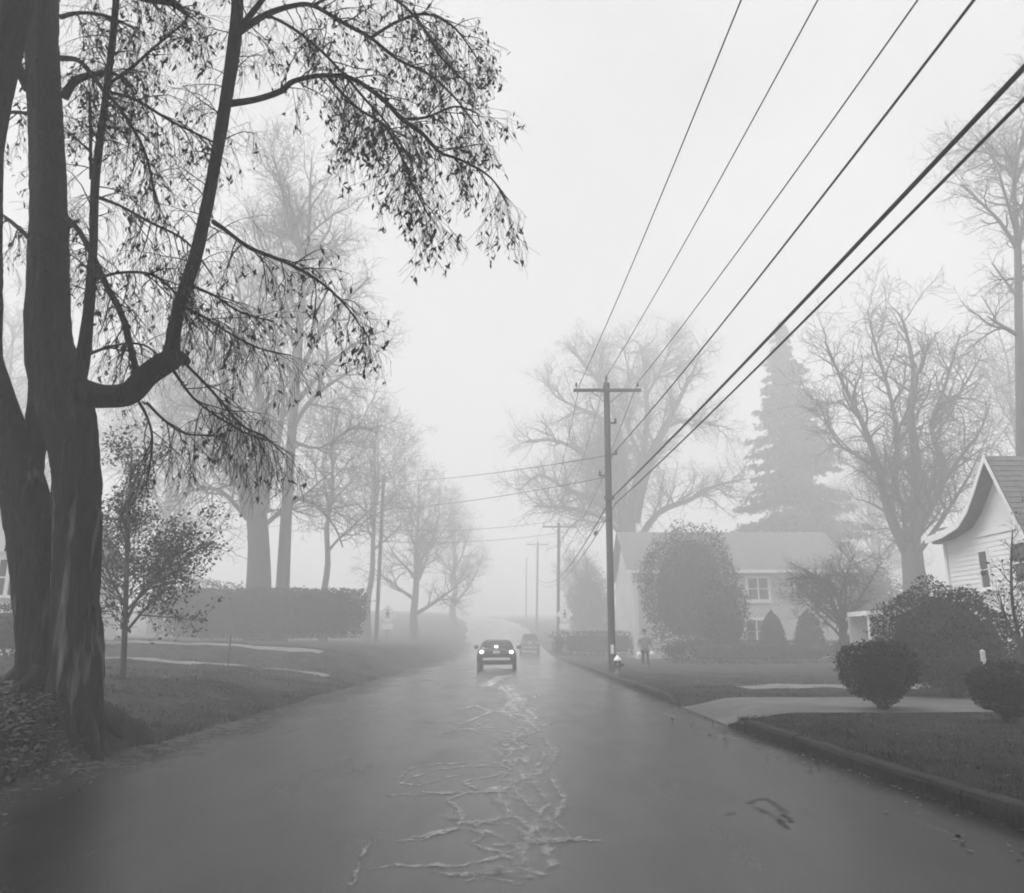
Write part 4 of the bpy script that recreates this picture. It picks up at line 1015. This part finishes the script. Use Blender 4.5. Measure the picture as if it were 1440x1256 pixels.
# ------------------------------------------------------------------ cars
def car(label, loc, rz, kind='sedan', m='paint', lit=True):
    R = thing('car', label, 'car', loc, 'cars on the road', rz)
    suv = kind != 'sedan'; top = 1.72 if suv else 1.36; belt = 1.06 if suv else .95; hw = .92; L = 4.6
    def ring(y, w, zb, zt):
        h = zt - zb
        pr = [(.78, 0), (.95, .1), (1.0, .3), (1.0, .55), (.97, .8), (.9, .95), (.6, 1.0), (.0, 1.02)]
        pts = [(-w * a, y, zb + h * c) for a, c in pr] + [(w * a, y, zb + h * c) for a, c in reversed(pr[:-1])]
        return pts
    s = MB(); s.loft([ring(*q) for q in [(0, hw*.86, .42, belt*.72), (.05, hw*.93, .34, belt*.9), (.14, hw*.97, .28, belt*.97), (.5, hw, .24, belt+.02), (1.2, hw, .22, belt), (2.6, hw, .22, belt-.02), (3.5, hw*.98, .22, belt-.07), (4.2, hw*.94, .26, belt-.17), (4.5, hw*.84, .32, belt-.28), (4.6, hw*.72, .4, belt-.4)]])
    s.build('body', M[m], R, None, smooth=True)
    # cabin
    def cab(y, wb, wt, zb, zt):
        pr = [(wb, zb), ((wb*.6 + wt*.4), zb + (zt-zb)*.5), (wt, zt - .05*(zt > zb + .1)), (wt*.8, zt), (0, zt + .012)]
        return [(-a, y, c) for a, c in pr] + [(a, y, c) for a, c in reversed(pr[:-1])]
    wb, wt = hw * .88, hw * .66
    secs = [(.35, wb*.92, wb*.9, belt-.03, belt+.02), (.62, wb, wt*1.02, belt-.03, top-.1), (.9, wb, wt, belt-.03, top), (2.0, wb, wt, belt-.03, top+.02), (2.6, wb, wt*.98, belt-.03, top-.03), (3.4, wb*.94, wb*.9, belt-.06, belt-.02)] if suv else \
           [(.42, wb*.9, wb*.86, belt-.03, belt+.02), (1.15, wb, wt*1.02, belt-.03, top-.06), (1.5, wb, wt, belt-.03, top), (2.1, wb, wt, belt-.03, top), (2.6, wb, wt*.98, belt-.03, top-.06), (3.4, wb*.94, wb*.9, belt-.06, belt-.02)]
    s = MB(); s.loft([cab(*q) for q in secs]); s.build('cabin', M[m], R, None, smooth=True)
    a, c = secs[0], secs[1]
    def quad(p, n, name, th=.012):
        n = Vector(n).normalized(); s = MB(); q = [Vector(v) + n * .012 for v in p]; s.poly(q, n * th); return s.build(name, M['carglass'], R, None)
    dy, dz = c[0] - a[0], c[4] - a[4]
    nrm = (0, -dz, dy)
    y0, y1 = a[0] + dy*.14, a[0] + dy*.92; zz0, zz1 = a[4] + dz*.14 - .0, a[4] + dz*.92
    quad([(-wb*.78, y0, zz0), (wb*.78, y0, zz0), (wt*.88, y1, zz1), (-wt*.88, y1, zz1)], nrm, 'rear_window')
    e, f = secs[4], secs[5]; dy, dz = f[0] - e[0], f[4] - e[4]
    quad([(-wt*.86, e[0] + dy*.1, e[4] + dz*.1), (wt*.86, e[0] + dy*.1, e[4] + dz*.1), (wb*.8, e[0] + dy*.9, e[4] + dz*.9), (-wb*.8, e[0] + dy*.9, e[4] + dz*.9)], (0, -dz, dy), 'windscreen')
    for sx in (-1, 1):
        for ya, yb, ta, tb in ((1.15 if not suv else .75, 1.9, 1.35 if not suv else .85, 1.9), (1.98, 3.0, 1.98, 2.6)):
            zb_, zt_ = belt + .03, top - .1
            def xx(z): t = (z - belt + .03) / (top - belt); return sx * (wb + (wt - wb) * min(1, t) + .0)
            quad([(xx(zb_), ya, zb_), (xx(zb_), yb, zb_), (xx(zt_), tb, zt_), (xx(zt_), ta, zt_)], (sx, 0, .35), 'side_window')
        s = MB(); s.lathe([(.0, -.05), (.07, -.045), (.095, 0), (.07, .05), (0, .06)], 10, Matrix.Translation((sx * (hw + .12), 2.75, belt + .06)) @ Matrix.Scale(1.25, 4, (1, 0, 0)) @ Matrix.Rotation(math.pi/2, 4, 'X')); s.box((sx*(hw+.06)-.05, 2.76, belt), (sx*(hw+.06)+.05, 2.8, belt+.05)); s.build('mirror', M[m], R, None, smooth=True)
        s = MB()
        w = Matrix.Translation((sx * hw * .74, -.0, belt * .86)) @ Matrix.Rotation(sx * .12, 4, 'Z')
        s.lathe([(.0, -.03), (.05, -.028), (.072, -.01), (.078, .05), (.07, .1)], 14, w @ Matrix.Scale(1.25, 4, (1, 0, 0)) @ Matrix.Rotation(math.pi/2, 4, 'X') @ Matrix.Scale(-1, 4, (0, 0, 1))); s.build('tail_lamp', M['lamp'] if lit else M['chrome'], R, None, smooth=True)
    s = MB(); s.box((-.16, -.03, belt*.78), (.16, -.005, belt*.78 + .13)); s.build('number_plate', M['plate'], R, None, bevel=.006)
    s = MB(); s.box((-hw*.68, -.05, .44), (hw*.68, .03, .56)); s.build('bumper', M['chrome'], R, None, bevel=.02)
    if lit:
        s = MB(); s.lathe([(.0, -.02), (.07, -.015), (.085, .01), (.07, .03), (0, .035)], 14, Matrix.Translation((-.02, .5, belt + .1)) @ Matrix.Scale(.7, 4, (0, 0, 1)) @ Matrix.Rotation(math.pi/2, 4, 'X')); s.build('brake_lamp', M['lamp'], R, None, smooth=True)
    for sx in (-1, 1):
        for y in (.95, 3.65):
            Mx = Matrix.Translation((sx * (hw - .1), y, .32)) @ Matrix.Rotation(sx * math.pi/2, 4, 'Y')
            s = MB(); s.lathe([(.2, -.1), (.3, -.1), (.32, -.06), (.32, .06), (.3, .1), (.2, .1), (.19, 0)], 22, Mx); w = s.build('wheel', M['rubber'], R, None, smooth=True)
            s = MB(); s.lathe([(.0, .07), (.06, .075), (.07, .05), (.17, .06), (.2, .085), (.2, -.05), (0, -.05)], 18, Mx); s.build('rim', M['steel'], w, None, smooth=True)
    return R
c1 = gp(698, 943); car('dark sedan with glowing lamps in the middle of the road', (c1[0], c1[1], 0), 0)
c2 = gp(745, 921.5); car('hazy upright car farther up the right lane', (c2[0], c2[1] - 1, float(hill(c2[1]))), 0, 'suv', 'paint2', False)

# ------------------------------------------------------------------ signs, hydrant, stakes
def road_sign(label, px, d, pz=None):
    c = at(px, 864, d); base = Vector((c.x, d + .06, gz(c.x, d))); R = thing('road_sign', label, 'road sign', base, 'warning signs facing the traffic')
    s = MB(); s.tube([base - Vector((0, 0, .2)), Vector((base.x, d + .06, c.z + .7))], .035, 8); s.build('post', M['steel'], R, base)
    h = .68; s = MB(); q = []
    for k in range(4):
        a0 = math.pi / 2 * k
        for da in (-.09, .09): q.append((c.x + h * math.cos(a0 + da) * .97, d, c.z + h * math.sin(a0 + da) * .97))
    s.poly(q, Vector((0, .012, 0))); f = s.build('sign_face', M['sign'], R, base)
    s = MB()                                                # dark walking figure on the diamond
    def disc(x, z, r, n=12): s.poly([(c.x + x + r * math.cos(2*math.pi*k/n), d - .008, c.z + z + r * math.sin(2*math.pi*k/n)) for k in range(n)], Vector((0, .006, 0)))
    disc(.015, .3, .075)
    for pl in ([(-.09, .22), (.1, .24), (.12, -.08), (-.08, -.1)], [(-.08, -.1), (.02, -.09), (-.1, -.45), (-.2, -.42)], [(.02, -.09), (.12, -.08), (.2, -.42), (.1, -.44)], [(-.09, .22), (-.06, .12), (-.24, -.02), (-.27, .04)], [(.1, .24), (.08, .14), (.24, 0), (.28, .06)]):
        s.poly([(c.x + x * .72, d - .0085, c.z + z * .72) for x, z in pl], Vector((0, .006, 0)))
    s.build('symbol', M['signmark'], f, base)
    s = MB(); z = at(px, 881, d).z; s.box((c.x - .45, d, z - .22), (c.x + .45, d + .012, z + .22)); s.build('plaque', M['sign'], R, base, bevel=.004)
road_sign('pale diamond walking sign with plaque by the second pole, right of road', 794, 66)
road_sign('pale diamond walking sign with plaque beside the lone pole, left of road', 545, 62)

def hydrant():
    b = Vector((at(869, 947, 29.5).x, 29.5, 0)); b.z = gz(b.x, b.y); R = thing('fire_hydrant', 'dark fire hydrant with white cap beside the near pole', 'fire hydrant', b)
    T = Matrix.Translation(b)
    s = MB(); s.lathe([(.17, -.05), (.17, .04), (.12, .05), (.115, .42), (.14, .43), (.14, .47)], 16, T); s.build('barrel', M['hydrant'], R, b, smooth=True)
    s = MB(); s.lathe([(.15, .47), (.15, .5), (.12, .56), (.07, .61), (.035, .62), (.035, .67), (0, .67)], 16, T); s.build('cap', M['white'], R, b, smooth=True)
    for a in (0, math.pi, -math.pi / 2):
        s = MB(); s.lathe([(.06, .1), (.06, .17), (.07, .17), (.07, .2), (.03, .2), (.03, .23)], 10, T @ Matrix.Translation((0, 0, .33)) @ Matrix.Rotation(a, 4, 'Z') @ Matrix.Rotation(math.pi/2, 4, 'Y')); s.build('nozzle', M['hydrant'], R, b, smooth=True)
hydrant()
p = gpt(1386, 950, 14.5); s = MB(); zt = at(1386, 914, 14.5).z
s.box((p.x - .03, p.y - .03, p.z - .1), (p.x + .03, p.y + .03, zt - .04)); s.lathe([(.045, 0), (.045, .03), (0, .06)], 4, Matrix.Translation((p.x, p.y, zt - .05)) @ Matrix.Rotation(math.pi/4, 4, 'Z'))
tag(s.build('garden_stake', M['white'], None, p), 'short white stake at the right edge before the weeping shrub', 'stake')
p = gpt(321, 930, 25.5); s = MB(); s.tube([p - Vector((0, 0, .1)), p + Vector((0, 0, .4)), Vector((p.x + .02, p.y, at(321, 893, 25.5).z))], .022, 7)
tag(s.build('garden_stake', M['iron'], None, p), 'thin dark stake standing beside the left pale path', 'stake')

# ------------------------------------------------------------------ person
def skin_mesh(name, verts, edges, radii, m, parent, rootv=0, sub=2):
    me = bpy.data.meshes.new(name); me.from_pydata([tuple(v) for v in verts], edges, [])
    o = bpy.data.objects.new(name, me); C.objects.link(o)
    sk = o.modifiers.new('skin', 'SKIN'); sb = o.modifiers.new('sub', 'SUBSURF'); sb.levels = sb.render_levels = sub
    for i, r in enumerate(radii): me.skin_vertices[0].data[i].radius = r if isinstance(r, tuple) else (r, r)
    me.skin_vertices[0].data[rootv].use_root = True
    dg = bpy.context.evaluated_depsgraph_get(); ev = o.evaluated_get(dg); n = bpy.data.meshes.new_from_object(ev)
    bpy.data.objects.remove(o); n.name = name
    return link(name, n, m, parent, smooth=True)
def person():
    d = 36.5; b = Vector((at(908, 940, d).x, d, 0)); b.z = gz(b.x, b.y)
    R = thing('person', 'person in grey coat and dark trousers standing on the right verge with a white bag', 'person', b)
    V_, E, Rr = [], [], []
    def add(p, r, par=None):
        V_.append(Vector(p)); Rr.append(r)
        if par is not None: E.append((par, len(V_) - 1))
        return len(V_) - 1
    pel = add((0, 0, .86), (.15, .11)); wa = add((0, 0, 1.0), (.13, .1), pel); ch = add((0, 0, 1.2), (.17, .115), wa); sh = add((0, 0, 1.34), (.12, .09), ch)
    nk = add((0, -.01, 1.42), .05, sh); h1 = add((0, -.02, 1.5), .075, nk); h2 = add((0, -.015, 1.585), (.082, .095), h1); add((0, -.01, 1.66), .05, h2)
    add((0, -.115, 1.545), .014, h1)                         # nose
    hands = []
    for sx in (-1, 1):
        s1 = add((sx * .19, 0, 1.32), .062, sh); el = add((sx * .27, .02, 1.07), .047, s1); wr = add((sx * .3, -.08, .86), .032, el); hd = add((sx * .305, -.1, .78), (.022, .042), wr)
        for k in range(4): f1 = add((sx * .305, -.135 + .022 * k, .72 - .004 * abs(k - 1)), .0095, hd); add((sx * .29, -.138 + .022 * k, .685), .0085, f1)
        th = add((sx * .285, -.145, .775), .011, wr); add((sx * .275, -.16, .74), .0095, th); hands.append((sx * .29, -.105, .69))
        hp = add((sx * .09, 0, .8), .092, pel); kn = add((sx * .1, -.015, .46), .062, hp); an = add((sx * .105, .01, .1), .042, kn); add((sx * .11, -.13, .035), (.04, .03), an)
    body = skin_mesh('body', V_, E, Rr, M['skin'], R, pel)
    # coat
    V_, E, Rr = [], [], []
    a = add((0, 0, .74), (.2, .15)); c = add((0, 0, .98), (.165, .13), a); e = add((0, 0, 1.2), (.2, .14), c); t = add((0, 0, 1.36), (.12, .1), e)
    for sx in (-1, 1):
        s1 = add((sx * .2, 0, 1.31), .078, e); el = add((sx * .275, .02, 1.07), .062, s1); add((sx * .3, -.07, .88), .05, el)
    skin_mesh('coat', V_, E, Rr, M['coat'], R, a)
    V_, E, Rr = [], [], []
    a = add((0, 0, .86), (.16, .125))
    for sx in (-1, 1):
        hp = add((sx * .09, 0, .76), .1, a); kn = add((sx * .1, -.012, .46), .074, hp); add((sx * .105, .01, .1), .06, kn)
    skin_mesh('trousers', V_, E, Rr, M['trouser'], R, a)
    for sx in (-1, 1):
        s = MB(); s.lathe([(.05, 0), (.06, .02), (.055, .06), (.03, .09)], 12, Matrix.Translation((sx * .11, -.06, 0)) @ Matrix.Scale(2.2, 4, (0, 1, 0))); s.build('shoe', M['rubber'], R, smooth=True)
    s = MB(); s.lathe([(.09, 0), (.1, .05), (.088, .1), (.05, .135), (0, .145)], 14, Matrix.Translation((0, .004, 1.57)) @ Matrix.Scale(1.1, 4, (0, 1, 0))); s.build('hair', M['hair'], R, smooth=True)
    for sx in (-1, 1):
        s = MB(); s.lathe([(0, -.012), (.01, -.006), (.012, 0), (.01, .006), (0, .012)], 8, Matrix.Translation((sx * .032, -.094, 1.575))); s.build('eye', M['hair'], R, smooth=True)
        s = MB(); s.box((sx * .083 - .012, -.01, 1.53), (sx * .083 + .012, .02, 1.59)); s.build('ear', M['skin'], R, bevel=.008)
    s = MB(); s.box((-.028, -.1, 1.505), (.028, -.09, 1.515)); s.build('mouth', M['trouser'], R)
    # bag and bundle in the hands
    for sx, w, m, lab, nm in ((-1, .11, 'white', 'small white bag held in the left-hand-side hand of the standing person', 'bag'), (1, .12, 'siding', 'pale bundle held at the right-hand side of the standing person', 'bundle')):
        x, y, z = hands[0 if sx < 0 else 1]; s = MB()
        q = Matrix.Translation(b + Vector((x, y, z - .2 + (0.03 if sx > 0 else 0))))
        s.lathe([(w * .7, 0), (w, .03), (w * 1.02, .12), (w * .7, .19), (.025, .22), (.02, .25)], 10, q @ Matrix.Scale(.8, 4, (0, 1, 0)))
        tag(s.build(nm, M[m], None, b + Vector((x, y, z - .2)), smooth=True), lab, nm)
person()

# ------------------------------------------------------------------ grass and fallen leaves
rng = np.random.default_rng(9)
def blades(name, X, Y, hmin, hmax, w, m):
    n = len(X); Z = ground(X, Y) - .01; h = rng.uniform(hmin, hmax, n) * (.7 + .5 * np.sin(X * 1.3 + 2 * np.sin(Y * .7)) ** 2); a = rng.uniform(0, 6.28, n)
    P = np.stack([X, Y, Z], 1); S = np.stack([np.cos(a), np.sin(a), 0 * a], 1) * (w * rng.uniform(.6, 1.4, n))[:, None]
    le = rng.normal(size=(n, 2)) * .55; Tp = P + np.stack([le[:, 0] * h, le[:, 1] * h, h], 1)
    V = np.stack([P - S, P + S, Tp], 1).reshape(-1, 3); return tag(link(name, npmesh(name, V, np.arange(3 * n).reshape(n, 3)), m), kind='stuff')
n = 95000
Yg = 4.2 + (30 - 4.2) * rng.random(n) ** 1.9; Xg = kerbx(Yg) + .07 + rng.random(n) ** 1.5 * 13
ok = ~((Yg > DR0 + .4) & (Yg < DR1 - .2)) & ~((Yg > 20.6) & (Yg < 22.2) & (Xg > 6.0)); blades('grass', Xg[ok], Yg[ok], .025, .08, .0055, M['grass'])
n = 90000
Yg = 5 + 27 * rng.random(n) ** 1.4; Xg = -4.72 - rng.random(n) ** 1.2 * 12
ok = ~((Yg > 25.1) & (Yg < 26.3)) & ~((Yg > 30.2) & (Yg < 31.3)); blades('grass', Xg[ok], Yg[ok], .03, .09, .008, M['grass'])
def fallen(name, X, Y, L, Wd, m, lift=.012):
    n = len(X); P = np.stack([X, Y, ground(X, Y) + lift + rng.uniform(0, .03, n)], 1); a = rng.uniform(0, 6.28, n)
    A = np.stack([np.cos(a), np.sin(a), rng.normal(0, .25, n)], 1); B = unit(np.cross(A, np.array([0, 0, 1.0]) + rng.normal(0, .3, (n, 3)))); s = rng.uniform(.5, 1.3, (n, 1))
    V, Q = diamonds(P, A * L * .5 * s, B * Wd * .5 * s); return tag(link(name, npmesh(name, V, Q), m), kind='stuff')
n = 2600; Xf = np.concatenate([rng.normal(-5.75, .5, n), rng.uniform(-11, -4.8, 900), rng.uniform(3.8, 12, 300)]); Yf = np.concatenate([rng.normal(8.75, .5, n), rng.uniform(6, 22, 900), rng.uniform(5, 13.2, 300)])
n = 500; yy = rng.uniform(4, 22, n); ee = np.abs(rng.normal(0, .35, n)); sd_ = rng.random(n) < .5
fallen('leaf_litter', np.where(sd_, -4.6 + ee, kerbx(yy) - .05 - ee), yy, .06, .035, M['litter'], .056)
fallen('leaf_litter', Xf, Yf, .075, .045, M['litter'])

# ------------------------------------------------------------------ the fog
b = MB(); b.box((-330, -70, -1.2), (330, 430, 34.6))
hz = b.build('haze', None); tag(hz, kind='stuff')
hm = bpy.data.materials.new('fog'); hm.use_nodes = True; t = hm.node_tree; t.nodes.clear()
ho = t.nodes.new('ShaderNodeOutputMaterial'); pv = t.nodes.new('ShaderNodeVolumePrincipled')
pv.inputs['Color'].default_value = (.998, .998, .998, 1); pv.inputs['Density'].default_value = HAZE; pv.inputs['Anisotropy'].default_value = .12
t.links.new(pv.outputs[0], ho.inputs['Volume']); hz.data.materials.append(hm)
print('tris', sum(sum(len(p.vertices) - 2 for p in o.data.polygons) for o in SC.objects if o.type == 'MESH'), 'objects', len(SC.objects))
